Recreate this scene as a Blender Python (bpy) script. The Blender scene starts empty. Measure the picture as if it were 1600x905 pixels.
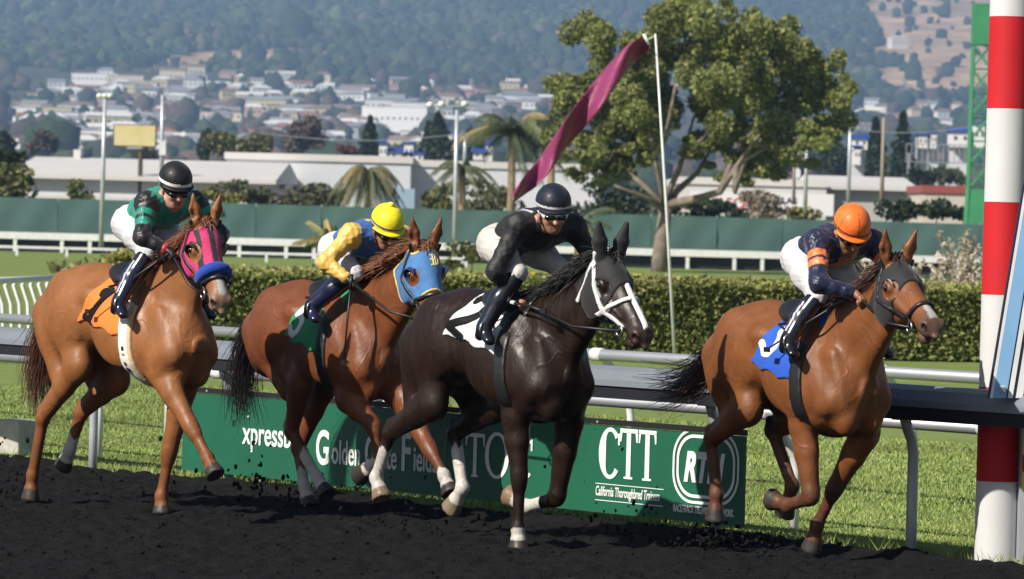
import bpy, bmesh, math, random
import numpy as np
from mathutils import Vector, Matrix

random.seed(7); RNG = np.random.default_rng(11)
scene = bpy.context.scene
COL = scene.collection

# ------------------------------------------------------------------ camera
CAM_H = 1.94; F_PX = 7000.0; ROLL = math.radians(1.5); PITCH = 107.5*math.cos(ROLL)/F_PX
cam_data = bpy.data.cameras.new('camera'); cam = bpy.data.objects.new('camera', cam_data); COL.objects.link(cam)
cam_data.sensor_width = 36.0; cam_data.lens = 36.0*F_PX/1600.0
cam_data.clip_start = 0.5; cam_data.clip_end = 20000.0
cam.matrix_world = (Matrix.Translation((0, 0, CAM_H)) @ Matrix.Rotation(math.radians(90)-PITCH, 4, 'X') @ Matrix.Rotation(ROLL, 4, 'Z'))
cam_data.dof.use_dof = True; cam_data.dof.focus_distance = 27.4; cam_data.dof.aperture_fstop = 7.5
scene.camera = cam

# ------------------------------------------------------------------ sky and sun
SUN_EL = math.radians(39.0); SUN_AZ = math.radians(50.0)     # light travels towards +x and +y, downwards
sun_dir = Vector((math.sin(SUN_AZ)*math.cos(SUN_EL), math.cos(SUN_AZ)*math.cos(SUN_EL), -math.sin(SUN_EL)))
world = bpy.data.worlds.new('World'); scene.world = world; world.use_nodes = True
wn = world.node_tree; bg = wn.nodes['Background']
sky = wn.nodes.new('ShaderNodeTexSky'); sky.sky_type = 'NISHITA'; sky.sun_disc = False
sky.sun_elevation = SUN_EL; sky.sun_rotation = math.atan2(-sun_dir.x, -sun_dir.y)
sky.air_density = 1.0; sky.dust_density = 1.2
wn.links.new(sky.outputs[0], bg.inputs[0]); bg.inputs[1].default_value = 0.05
sd = bpy.data.lights.new('sun', 'SUN'); sd.energy = 5.0; sd.angle = math.radians(0.55); sd.color = (1.0, 0.93, 0.82)
sun = bpy.data.objects.new('sun', sd); COL.objects.link(sun)
sun.rotation_euler = sun_dir.to_track_quat('-Z', 'Y').to_euler(); sun.location = (-20, -20, 25)
vs = scene.view_settings
vs.view_transform = 'Standard'; vs.look = 'None'; vs.gamma = 1.0; vs.use_curve_mapping = False; vs.exposure = 0.47

# ------------------------------------------------------------------ helpers
def mat(name, color=(.5,.5,.5), rough=.6, metal=0., spec=.5, coat=0., sheen=0., noise=None, bump=None, attr=None, coat_rough=.2, trans=0., emit=None):
    """procedural principled material; noise=(scale, amount[, detail]) varies value, bump=(scale, strength, dist)"""
    m = bpy.data.materials.new(name); m.use_nodes = True
    nt = m.node_tree; b = nt.nodes['Principled BSDF']
    b.inputs['Base Color'].default_value = (*color, 1); b.inputs['Roughness'].default_value = rough
    b.inputs['Metallic'].default_value = metal; b.inputs['Specular IOR Level'].default_value = spec
    b.inputs['Coat Weight'].default_value = coat; b.inputs['Coat Roughness'].default_value = coat_rough
    b.inputs['Sheen Weight'].default_value = sheen
    src = None
    tc = nt.nodes.new('ShaderNodeTexCoord')
    if attr:
        a = nt.nodes.new('ShaderNodeAttribute'); a.attribute_name = attr; src = a.outputs['Color']
    if noise:
        n = nt.nodes.new('ShaderNodeTexNoise'); n.inputs['Scale'].default_value = noise[0]
        n.inputs['Detail'].default_value = noise[2] if len(noise) > 2 else 4
        nt.links.new(tc.outputs['Object'], n.inputs['Vector'])
        mr = nt.nodes.new('ShaderNodeMapRange'); mr.inputs[1].default_value = .25; mr.inputs[2].default_value = .75
        mr.inputs[3].default_value = 1-noise[1]; mr.inputs[4].default_value = 1+noise[1]
        nt.links.new(n.outputs[0], mr.inputs[0])
        mx = nt.nodes.new('ShaderNodeVectorMath'); mx.operation = 'MULTIPLY'
        if src: nt.links.new(src, mx.inputs[0])
        else: mx.inputs[0].default_value = color
        nt.links.new(mr.outputs[0], mx.inputs[1]); src = mx.outputs[0]
    if src: nt.links.new(src, b.inputs['Base Color'])
    if bump:
        n2 = nt.nodes.new('ShaderNodeTexNoise'); n2.inputs['Scale'].default_value = bump[0]; n2.inputs['Detail'].default_value = 5
        nt.links.new(tc.outputs['Object'], n2.inputs['Vector'])
        bp = nt.nodes.new('ShaderNodeBump'); bp.inputs['Strength'].default_value = bump[1]; bp.inputs['Distance'].default_value = bump[2]
        nt.links.new(n2.outputs[0], bp.inputs['Height']); nt.links.new(bp.outputs[0], b.inputs['Normal'])
    return m

def ramp_mat(name, stops, scale, rough=.8, detail=6, bump=None, scale2=None, vec='Object', spec=.3):
    """colour ramp over noise (optionally the mean of two scales)"""
    m = bpy.data.materials.new(name); m.use_nodes = True; nt = m.node_tree; b = nt.nodes['Principled BSDF']
    b.inputs['Roughness'].default_value = rough; b.inputs['Specular IOR Level'].default_value = spec
    tc = nt.nodes.new('ShaderNodeTexCoord')
    n = nt.nodes.new('ShaderNodeTexNoise'); n.inputs['Scale'].default_value = scale; n.inputs['Detail'].default_value = detail
    nt.links.new(tc.outputs[vec], n.inputs['Vector']); out = n.outputs[0]
    if scale2:
        n2 = nt.nodes.new('ShaderNodeTexNoise'); n2.inputs['Scale'].default_value = scale2; n2.inputs['Detail'].default_value = 3
        nt.links.new(tc.outputs[vec], n2.inputs['Vector'])
        ad = nt.nodes.new('ShaderNodeMath'); ad.operation = 'ADD'; nt.links.new(out, ad.inputs[0]); nt.links.new(n2.outputs[0], ad.inputs[1])
        ml = nt.nodes.new('ShaderNodeMath'); ml.operation = 'MULTIPLY'; ml.inputs[1].default_value = .5; nt.links.new(ad.outputs[0], ml.inputs[0]); out = ml.outputs[0]
    cr = nt.nodes.new('ShaderNodeValToRGB'); e = cr.color_ramp.elements
    while len(e) < len(stops): e.new(.5)
    for el, (p, c) in zip(e, stops): el.position = p; el.color = (*c, 1)
    nt.links.new(out, cr.inputs[0]); nt.links.new(cr.outputs[0], b.inputs['Base Color'])
    if bump:
        n3 = nt.nodes.new('ShaderNodeTexNoise'); n3.inputs['Scale'].default_value = bump[0]; n3.inputs['Detail'].default_value = 6
        nt.links.new(tc.outputs[vec], n3.inputs['Vector'])
        bp = nt.nodes.new('ShaderNodeBump'); bp.inputs['Strength'].default_value = bump[1]; bp.inputs['Distance'].default_value = bump[2]
        nt.links.new(n3.outputs[0], bp.inputs['Height']); nt.links.new(bp.outputs[0], b.inputs['Normal'])
    return m

class MB:
    """collects polygons for one mesh object"""
    def __init__(s): s.v = []; s.f = []; s.mi = []; s.cur = 0
    def add(s, vs, fs):
        o = len(s.v); s.v += [tuple(v) for v in vs]; s.f += [tuple(i+o for i in f) for f in fs]; s.mi += [s.cur]*len(fs); return s
    def box(s, c, d, M=None):
        x, y, z = d[0]/2, d[1]/2, d[2]/2
        vs = [Vector((sx*x, sy*y, sz*z)) for sz in (-1, 1) for sy in (-1, 1) for sx in (-1, 1)]
        c = Vector(c); vs = [c+(M @ v if M else v) for v in vs]
        return s.add(vs, [(0,2,3,1),(4,5,7,6),(0,1,5,4),(2,6,7,3),(0,4,6,2),(1,3,7,5)])
    def tube(s, pts, r, n=8, cap=True):
        pts = [Vector(p) for p in pts]; rs = r if isinstance(r, (list, tuple)) else [r]*len(pts)
        vs = []; up = None
        for i, p in enumerate(pts):
            t = (pts[min(i+1, len(pts)-1)]-pts[max(i-1, 0)]).normalized()
            if up is None:
                up = t.orthogonal().normalized()
            else:
                up = (up-t*up.dot(t)); up = up.normalized() if up.length > 1e-6 else t.orthogonal().normalized()
            b = t.cross(up)
            for k in range(n):
                a = 2*math.pi*k/n; vs.append(p+(up*math.cos(a)+b*math.sin(a))*rs[i])
        fs = []
        for i in range(len(pts)-1):
            for k in range(n):
                a, b2 = i*n+k, i*n+(k+1) % n; fs.append((a, b2, b2+n, a+n))
        if cap: fs.append(tuple(range(n-1, -1, -1))); fs.append(tuple((len(pts)-1)*n+k for k in range(n)))
        return s.add(vs, fs)
    def prism(s, poly, a, b):
        """poly: list of (u,v); a(u,v)->start point, b(u,v)->end point"""
        n = len(poly); vs = [a(*p) for p in poly]+[b(*p) for p in poly]
        return s.add(vs, [tuple(range(n-1, -1, -1)), tuple(range(n, 2*n))]+[(i, (i+1) % n, n+(i+1) % n, n+i) for i in range(n)])
    def build(s, name, m, parent=None, smooth=False, loc=None, rotz=None):
        me = bpy.data.meshes.new(name); me.from_pydata(s.v, [], s.f); me.update()
        ms = m if isinstance(m, (list, tuple)) else [m]
        for x in ms: me.materials.append(x)
        if len(ms) > 1: me.polygons.foreach_set('material_index', s.mi)
        if smooth: me.polygons.foreach_set('use_smooth', [True]*len(me.polygons))
        return link(name, me, parent, loc, rotz)

def link(name, me, parent=None, loc=None, rotz=None):
    o = bpy.data.objects.new(name, me); COL.objects.link(o)
    if parent: o.parent = parent
    if loc is not None: o.location = loc
    if rotz is not None: o.rotation_euler = (0, 0, rotz)
    return o

def np_mesh(name, V, Fq, m, parent=None, smooth=True, col=None, loc=None):
    """fast mesh from arrays; Fq is (n,3) or (n,4)"""
    me = bpy.data.meshes.new(name); V = np.asarray(V, np.float32); Fq = np.asarray(Fq, np.int32); k = Fq.shape[1]
    me.vertices.add(len(V)); me.vertices.foreach_set('co', V.ravel())
    me.loops.add(Fq.size); me.loops.foreach_set('vertex_index', Fq.ravel())
    me.polygons.add(len(Fq)); me.polygons.foreach_set('loop_start', np.arange(0, Fq.size, k, dtype=np.int32))
    me.update(calc_edges=True); me.validate()
    if smooth: me.polygons.foreach_set('use_smooth', np.ones(len(me.polygons), bool))
    if col is not None:
        a = me.color_attributes.new('Col', 'FLOAT_COLOR', 'POINT')
        a.data.foreach_set('color', np.concatenate([col, np.ones((len(col), 1))], 1).astype(np.float32).ravel())
    for x in (m if isinstance(m, (list, tuple)) else [m]): me.materials.append(x)
    me.update()
    return link(name, me, parent, loc)

def tag(o, label=None, cat=None, group=None, kind=None):
    if label: o['label'] = label
    if cat: o['category'] = cat
    if group: o['group'] = group
    if kind: o['kind'] = kind
    return o
def thing(name, label, cat, loc=(0,0,0), rotz=0, group=None):
    o = bpy.data.objects.new(name, None); COL.objects.link(o); o.location = loc; o.rotation_euler = (0, 0, rotz); o.empty_display_size = .2
    return tag(o, label, cat, group)
def copy_tree(o, parent=None):
    c = o.copy(); COL.objects.link(c); c.parent = parent
    for ch in o.children: copy_tree(ch, c)
    return c

def ico(mb, c, r, seg=10, rings=7, sc=(1,1,1)):
    vs = []; fs = []
    for i in range(rings+1):
        a = math.pi*i/rings
        for k in range(seg):
            b = 2*math.pi*k/seg; vs.append((c[0]+r*sc[0]*math.sin(a)*math.cos(b), c[1]+r*sc[1]*math.sin(a)*math.sin(b), c[2]+r*sc[2]*math.cos(a)))
    for i in range(rings):
        for k in range(seg):
            a, b = i*seg+k, i*seg+(k+1) % seg; fs.append((a, a+seg, b+seg, b))
    mb.add(vs, fs)


# track geometry: the running rail is a straight line on the ground
RA = Vector((-3.1225, 33.3253, 0)); RB = Vector((2.3667, 26.6636, 0))
TD = (RB-RA).normalized(); TN = Vector((-TD.y, TD.x, 0)).normalized()      # TD race direction, TN towards the infield
if TN.y < 0: TN = -TN
def rail_pt(sx, n=0., z=0.): 
    p = RA+TD*sx+TN*n; return Vector((p.x, p.y, z))
RAIL_ROT = math.atan2(TD.y, TD.x)
# ================================================================== picture <-> place helper: a point at depth Y along a sight line, used to survey the site
_f = Vector((0, math.cos(PITCH), -math.sin(PITCH))); _u0 = Vector((0, math.sin(PITCH), math.cos(PITCH)))
_r = Vector((1,0,0))*math.cos(ROLL)+_u0*math.sin(ROLL); _u = Vector((-1,0,0))*math.sin(ROLL)+_u0*math.cos(ROLL)
def sight(px, py): return _f+_r*((px-800)/F_PX)-_u*((py-452.5)/F_PX)
def at(px, py, Y):
    d = sight(px, py); return Vector((0,0,CAM_H))+d*(Y/d.y)
def gnd(px, py, z=0.):
    d = sight(px, py); return Vector((0,0,CAM_H))+d*((z-CAM_H)/d.z)

VN = {}
def vnoise(X, Y, f, seed=0):
    """smooth value noise on arrays, 0..1"""
    if seed not in VN: VN[seed] = np.random.default_rng(seed).random((256, 256)).astype(np.float32)
    g = VN[seed]
    x, y = X*f, Y*f; xi, yi = np.floor(x).astype(int), np.floor(y).astype(int); fx, fy = x-xi, y-yi; fx = fx*fx*(3-2*fx); fy = fy*fy*(3-2*fy)
    a = g[xi % 256, yi % 256]; b = g[(xi+1) % 256, yi % 256]; c = g[xi % 256, (yi+1) % 256]; d = g[(xi+1) % 256, (yi+1) % 256]
    return (a*(1-fx)+b*fx)*(1-fy)+(c*(1-fx)+d*fx)*fy
def grid_quads(nx, ny):
    i = np.arange(nx*ny).reshape(nx, ny); return np.stack([i[:-1,:-1], i[1:,:-1], i[1:,1:], i[:-1,1:]], -1).reshape(-1, 4)
def sheet(name, poly, z, m):
    o = MB().add([(p[0], p[1], z) for p in poly], [tuple(range(len(poly)))]).build(name, m); return tag(o, kind='structure')

# ------------------------------------------------------------------ ground sheets
M_FARGROUND = ramp_mat('far_ground', [(.3,(.10,.10,.06)),(.7,(.17,.15,.10))], .05, .95)
sheet('ground', [(-4000,-60),(4000,-60),(4000,9000),(-4000,9000)], -.30, M_FARGROUND)
M_DIRT = ramp_mat('black_dirt', [(.25,(.0045,.0043,.005)),(.55,(.0098,.0092,.010)),(.8,(.019,.018,.0185))], 9, .92, 8, bump=(70,.9,.02), scale2=60, spec=.12)
M_TURF = ramp_mat('turf', [(.22,(.115,.160,.042)),(.42,(.175,.235,.062)),(.6,(.215,.270,.080)),(.82,(.29,.31,.13))], 2.2, .9, 8, bump=(60,.8,.03), scale2=.45, spec=.2)
def rq(s0, s1, n0, n1): return [rail_pt(s0, n0), rail_pt(s1, n0), rail_pt(s1, n1), rail_pt(s0, n1)]
sheet('infield', [(-190,120),(-190,230),(190,230),(160,20),(60,-10),(20,-10)]+[tuple(rail_pt(40,.0)[:2]), tuple(rail_pt(-140,.0)[:2])], -.030, M_TURF)
sheet('track', [tuple(rail_pt(-140,.02)[:2]), tuple(rail_pt(45,.02)[:2]), tuple(rail_pt(45,-26)[:2]), tuple(rail_pt(-140,-26)[:2])], -.045, M_DIRT)

# the harrowed surface where the horses run
ds = .024; S = np.arange(-5, 11.5, ds); Nn = np.arange(-6.6, .42, ds); SS, NN = np.meshgrid(S, Nn, indexing='ij')
rowH = .018*vnoise(SS, NN, 1.1, 3)+.022*vnoise(SS*.55, NN*1.7, 3.1, 4)+.026*vnoise(SS, NN, 9, 5)**2+.030*vnoise(SS, NN, 17, 6)**2
edge = np.clip((NN+.30)/.5, 0, 1); Zd = rowH-.035+.035*np.exp(-((NN+.10)/.12)**2)*(.4+vnoise(SS, NN, 2.3, 8))
lip = .10+.16*(vnoise(SS, NN, 1.7, 9)-.5)+.10*(vnoise(SS, NN, 7, 10)-.5); Zd = Zd-np.clip((NN-lip)/.08, 0, 1)*.10
# scuffed hollows behind the hooves
for hx, hy in [(-2.2,28.75),(-3.2,29.8),(-1.35,29.8),(.08,26.45),(1.8,26.4),(1.0,27.3),(-.6,27.8),(-.2,27.0)]:
    q = Vector((hx,hy,0))-RA; a, b = q.dot(TD), q.dot(TN); rr = np.hypot(SS-a, (NN-b)*1.1); Zd += -.030*np.exp(-(rr/.09)**2)+.028*np.exp(-((rr-.16)/.06)**2)*vnoise(SS, NN, 12, 12)
P = np.array(RA)[None,None,:]+SS[...,None]*np.array(TD)+NN[...,None]*np.array(TN); P[...,2] = Zd
tag(np_mesh('dirt_track', P.reshape(-1,3), grid_quads(*SS.shape), M_DIRT, smooth=True), kind='structure')

def lump_mesh(n, rng, jit=.35):
    """n distorted octahedra-like clods, returns (V per clod 12, F) as unit icosahedra"""
    t = (1+5**.5)/2; v = np.array([(-1,t,0),(1,t,0),(-1,-t,0),(1,-t,0),(0,-1,t),(0,1,t),(0,-1,-t),(0,1,-t),(t,0,-1),(t,0,1),(-t,0,-1),(-t,0,1)])/1.902
    f = np.array([(0,11,5),(0,5,1),(0,1,7),(0,7,10),(0,10,11),(1,5,9),(5,11,4),(11,10,2),(10,7,6),(7,1,8),(3,9,4),(3,4,2),(3,2,6),(3,6,8),(3,8,9),(4,9,5),(2,4,11),(6,2,10),(8,6,7),(9,8,1)])
    V = v[None]*(1+jit*(rng.random((n,12,1))-.5)*2); F = (f[None]+12*np.arange(n)[:,None,None]).reshape(-1,3); return V, F
# loose clods lying on the track and flung into the air by the hooves (uncountable)
n = 8500; a = RNG.uniform(-4.5, 11, n); b = RNG.uniform(-6.3, .28, n); r = RNG.gamma(1.4, .0026, n)+.0025; V, F = lump_mesh(n, RNG)
V = V*(r[:,None,None]*np.array([1.1,1.1,.75])); V = V+(np.array(RA)+a[:,None]*np.array(TD)+b[:,None]*np.array(TN))[:,None,:]
zi = np.clip(((a+5)/ds).astype(int), 0, len(S)-1); zj = np.clip(((b+6.6)/ds).astype(int), 0, len(Nn)-1); V[:,:,2] += (Zd[zi, zj]+r*.3)[:,None]
tag(np_mesh('dirt_clods', V.reshape(-1,3), F, M_DIRT, smooth=False), 'small black clods of dirt scattered over the track surface', 'dirt', kind='stuff')
n = 520; V, F = lump_mesh(n, RNG, .5); src = [((-3.35,30.0),1.2,90),((-1.45,30.0),.9,70),((-1.2,30.2),.6,30),((.9,27.4),.45,50),((-.3,26.9),.9,35)]
pos = []; rad = []
for (sx, sy), spd, k in src:
    for i in range(k):
        d = abs(random.gauss(0, .55))*spd; p = Vector((sx,sy,0))-TD*d+TN*random.gauss(0,.3); z = .02+abs(random.gauss(0,.22))*(.35+d*.8); pos.append((p.x,p.y,z)); rad.append(random.uniform(.004,.015)*(1.5 if random.random() < .07 else 1))
pos = np.array(pos); rad = np.array(rad); n = len(pos); V = V[:n]*(rad[:,None,None]*np.array([1,1,1.4]))+pos[:,None,:]
tag(np_mesh('flying_dirt', V.reshape(-1,3), F[:n*20], M_DIRT, smooth=False), 'specks of black dirt kicked into the air behind the hooves', 'dirt', kind='stuff')
# plume of churned dirt thrown up by the bay horse's hind hooves
n = 300; V, F = lump_mesh(n, RNG, .5); c0 = np.array(at(1125, 838, 27.0)); th_ = RNG.normal(0, 1, (n,3))*np.array([.17,.17,.035]); h_ = np.abs(RNG.normal(0,.055,n))*np.exp(-(th_[:,0]/.22)**2); c_ = c0+th_; c_[:,2] = .01+h_+.04*RNG.random(n)
V = V*(RNG.uniform(.004,.017,n)[:,None,None])+c_[:,None,:]
tag(np_mesh('dirt_spray', V.reshape(-1,3), F, M_DIRT, smooth=False), 'heap of black dirt splashing up under the bay horse\'s hind hooves', 'dirt', kind='stuff')

# ------------------------------------------------------------------ grass blades on the near turf
def blades(name, count, s0, s1, n0, n1, h0, h1, label, seed, w=.0036):
    rng = np.random.default_rng(seed); a = rng.uniform(s0, s1, count); b = n0+(n1-n0)*rng.random(count)**1.35; p = np.array(RA)+a[:,None]*np.array(TD)+b[:,None]*np.array(TN)
    p[:,2] = -.03; ang = rng.uniform(0, 6.283, count); h = rng.uniform(h0, h1, count)*(.6+.8*vnoise(a, b, 1.3, seed)); ww = w*(.7+.8*rng.random(count))*(1+b*.10)
    dx = np.stack([np.cos(ang), np.sin(ang), 0*ang], 1)*ww[:,None]; ln = rng.normal(0, .45, (count,2))*h[:,None]; top = p+np.stack([ln[:,0], ln[:,1], h], 1)
    V = np.stack([p-dx, p+dx, top], 1).reshape(-1,3); F = np.arange(count*3).reshape(-1,3)
    base = np.array([(.165,.235,.058),(.215,.285,.078),(.27,.315,.105),(.37,.37,.19)])[rng.choice(4, count, p=[.3,.4,.22,.08])]*(.75+.5*vnoise(a, b, .8, seed+1))[:,None]
    return tag(np_mesh(name, V, F, M_BLADE, smooth=False, col=np.repeat(base, 3, 0)), label, 'grass', kind='stuff')
M_BLADE = mat('grass_blade', rough=.7, attr='Col', spec=.25)
blades('turf_grass', 270000, -14, 12.5, .12, 11, .016, .032, 'short mown turf grass inside the running rail', 21)
blades('edge_grass', 5200, -5, 11.5, .05, .55, .05, .11, 'longer unmown grass along the foot of the running rail', 22, w=.005)
# ================================================================== rails, board, post
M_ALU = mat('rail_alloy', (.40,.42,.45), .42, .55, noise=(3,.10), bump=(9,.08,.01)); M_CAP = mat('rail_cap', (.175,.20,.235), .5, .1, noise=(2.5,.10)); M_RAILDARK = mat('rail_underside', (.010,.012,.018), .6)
M_WPAINT = mat('white_rail_paint', (.72,.73,.74), .45, noise=(5,.10), bump=(14,.05,.01)); M_STEELGREY = mat('painted_steel', (.50,.53,.57), .4, .35, noise=(4,.12))
root = thing('running_rail', 'grey capped running rail with dark underside along the black dirt track', 'rail', rail_pt(0), RAIL_ROT)
S0, S1 = -16, 16      # local x runs along the rail, local y towards the infield
prof = [(-.165,.905),(-.16,.945),(-.135,1.005),(-.09,1.030),(-.02,1.030),(.035,1.0),(.05,.915)]
MB().prism(prof, lambda u, v: (S0,u,v), lambda u, v: (S1,u,v)).build('rail_cap', M_CAP, root, smooth=False)
MB().prism([(-.145,.825),(-.150,.900),(.035,.900),(.03,.825)], lambda u, v: (S0,u,v), lambda u, v: (S1,u,v)).build('rail_underside', M_RAILDARK, root)  # near-black colour paints in the shade under the cap
k = 0; 
for i in range(-8, 9):
    s_ = i*1.73+.02
    MB().tube([(s_,.03,-.15),(s_,.03,.30),(s_,.03,.62),(s_,.012,.70),(s_,-.025,.77),(s_,-.05,.835)], .033, 12).build('post', M_STEELGREY, root, smooth=True)
    MB().box((s_,-.05,.822),(.12,.10,.012)).build('bracket', M_STEELGREY, root)

def gooseneck(name, label, n, z, r, s0, s1, sp, off, m_t, m_p, arm=.26, start=0., nrm=1):
    root = thing(name, label, 'rail', rail_pt(0, n), RAIL_ROT)
    MB().tube([(s0,0,z),((s0+s1)/2,0,z),(s1,0,z)], r, 12).build('tube', m_t, root, smooth=True)
    s_ = s0+start
    while s_ < s1:
        MB().tube([(s_,arm,-.12),(s_,arm,z*.48),(s_,arm*.93,z*.62),(s_,arm*.45,z*.88),(s_,arm*.15,z*.97),(s_,0,z-.01)], .030, 10).build('post', m_p, root, smooth=True)
        MB().tube([(s_-.05,0,z),(s_+.05,0,z)], r+.008, 12).build('collar', m_p, root, smooth=True)
        s_ += sp
    return root
gooseneck('turf_rail', 'silver tube rail on white gooseneck posts just behind the grey capped rail', 1.02, .735, .040, -14, 16, 2.02, 0, M_ALU, M_WPAINT, .30, .30+11.9-.0)
# posts left of the first listed one
def more_posts(root_n, n, z, arm, lst):
    r = [o for o in bpy.data.objects if o.name == root_n][0]
    for s_ in lst: MB().tube([(s_,arm,-.12),(s_,arm,z*.48),(s_,arm*.93,z*.62),(s_,arm*.45,z*.88),(s_,arm*.15,z*.97),(s_,0,z-.01)], .030, 10).build('post', M_WPAINT, r, smooth=True)
more_posts('turf_rail', 1.02, .735, .30, [-3.82, -5.84])
gooseneck('inner_turf_rail', 'second silver tube rail with white hooks further out on the turf', 3.6, .93, .045, -12, 14, 3.1, 0, M_ALU, M_WPAINT, .35, 1.2)

# crowded little gooseneck rail far left on the turf
r = thing('chute_rail', 'white rail on closely set curved posts beyond the turf at far left', 'rail', (0,0,0), 0)
a, b = gnd(-40, 507), gnd(118, 500); zt = 1.0
a = at(-60, 441, 56); b = at(112, 434, 60)
MB().tube([a, (a+b)/2, b], .045, 10).build('tube', M_WPAINT, r, smooth=True)
for i in range(13):
    p = a.lerp(b, (i+.4)/13); hgt = p.z; q = Vector((p.x, p.y, 0)); d = Vector((-.14, .10, 0))
    MB().tube([q+d*0+Vector((.03,0,-.2)), q+Vector((.05,0,hgt*.4)), q+Vector((.03,0,hgt*.7)), q+Vector((-.05,0,hgt*.93)), p], .026, 8).build('post', M_WPAINT, r, smooth=True)

# concrete block
p = gnd(22, 705); bl = MB(); bl.box((0,0,.135),(.36,.30,.27)); o = bl.build('concrete_block', mat('pale_concrete', (.42,.41,.37), .85, noise=(14,.18), bump=(40,.3,.01)), loc=(p.x,p.y,-.02), rotz=RAIL_ROT+.25)
md = o.modifiers.new('bev', 'BEVEL'); md.width = .012; md.segments = 2; tag(o, 'pale concrete block lying on the grass behind the leftmost horse', 'block')

# ------------------------------------------------------------------ sponsor board with its lettering
M_BOARD = mat('green_board', (.013,.108,.060), .42, noise=(2.2,.10), bump=(6,.05,.01), coat=.08); M_LETTER = mat('white_lettering', (.78,.79,.78), .5, noise=(20,.05)); M_BLACKSTRIP = mat('black_strip', (.010,.011,.012), .55)
nt_ = M_BOARD.node_tree; b_ = nt_.nodes['Principled BSDF']; src_ = b_.inputs['Base Color'].links[0].from_socket
sp_ = nt_.nodes.new('ShaderNodeTexNoise'); sp_.inputs['Scale'].default_value = 34; sp_.inputs['Detail'].default_value = 2; nt_.links.new(nt_.nodes['Texture Coordinate'].outputs['Object'], sp_.inputs['Vector'])
mr_ = nt_.nodes.new('ShaderNodeMapRange'); mr_.inputs[1].default_value = .715; mr_.inputs[2].default_value = .735; nt_.links.new(sp_.outputs[0], mr_.inputs[0])
mx_ = nt_.nodes.new('ShaderNodeMix'); mx_.data_type = 'RGBA'; mx_.inputs['B'].default_value = (.010,.012,.011,1); nt_.links.new(mr_.outputs[0], mx_.inputs['Factor']); nt_.links.new(src_, mx_.inputs['A']); nt_.links.new(mx_.outputs['Result'], b_.inputs['Base Color'])
board = thing('sponsor_board', 'long green sponsor board with white lettering fixed below the rail', 'sign', rail_pt(0), RAIL_ROT)
B0, B1, ZB, ZT = 1.30, 7.285, .085, .685; YB = -.055
MB().box(((B0+B1)/2, YB, (ZB+ZT)/2-.02), (B1-B0, .022, ZT-ZB-.04)).build('panel', M_BOARD, board)
MB().box(((B0+B1)/2, YB-.002, ZT-.018), (B1-B0+.004, .034, .036)).build('top_strip', M_BLACKSTRIP, board)  # black strip along the board's top edge
for x in (2.78, 4.335): MB().box((x, YB-.0135, (ZB+ZT)/2-.02), (.004, .004, ZT-ZB-.06)).build('panel_joint', mat('joint', (.20,.35,.27), .5), board)
YF = YB-.0145
def text(body, x, z, size, sx=1., shear=0., bold=0., parent=board, m=M_LETTER, align='LEFT', spacing=1., name='lettering', y=YF, ext=.0015):
    cu = bpy.data.curves.new('t', 'FONT'); cu.body = body; cu.size = size; cu.shear = shear; cu.offset = bold; cu.extrude = ext; cu.align_x = align; cu.space_character = spacing; cu.resolution_u = 6
    ob = bpy.data.objects.new('t', cu); COL.objects.link(ob); dg = bpy.context.evaluated_depsgraph_get(); me = bpy.data.meshes.new_from_object(ob.evaluated_get(dg)); bpy.data.objects.remove(ob)
    me.transform(Matrix.Translation((x, y, z)) @ Matrix.Rotation(math.radians(90), 4, 'X') @ Matrix.Diagonal((sx, 1, 1, 1))); me.materials.clear(); me.materials.append(m)
    return link(name, me, parent)
def ring2d(pts_o, pts_i, name='lettering', m=M_LETTER, parent=board, y=YF):
    n = len(pts_o); v = [(p[0], y-.0015, p[1]) for p in pts_o]+[(p[0], y-.0015, p[1]) for p in pts_i]; f = [(i, (i+1) % n, n+(i+1) % n, n+i) for i in range(n)]
    return MB().add(v, f).build(name, m, parent)
def ell(cx, cz, rx, rz, n=40): return [(cx+rx*math.cos(2*math.pi*i/n), cz+rz*math.sin(2*math.pi*i/n)) for i in range(n)]
def rrect(cx, cz, w, h, r, n=10):
    out = []
    for qx, qz, a0 in ((1,1,0),(-1,1,90),(-1,-1,180),(1,-1,270)):
        for i in range(n+1):
            a = math.radians(a0+90*i/n); out.append((cx+qx*(w/2-r)+r*math.cos(a), cz+qz*(h/2-r)+r*math.sin(a)))
    return out
def flat(polys, name='lettering', m=M_LETTER, y=YF):
    mb = MB()
    for p in polys: mb.add([(q[0], y-.0015, q[1]) for q in p], [tuple(range(len(p)))])
    return mb.build(name, m, board)
text('xpressbet', 2.04, .315, .235, .78, 0, .003)
text(".", 2.085, .50, .12, 1, 0, .002)
text('G', 2.90, .225, .33, .66, 0, .007); text('olden', 3.085, .235, .235, .62, 0, .003)
text('G', 3.455, .225, .33, .66, 0, .007); text('ate', 3.64, .235, .235, .60, 0, .003)
text('F', 3.855, .235, .37, .66, 0, .007); text('ields', 3.995, .24, .24, .60, 0, .003)
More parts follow.
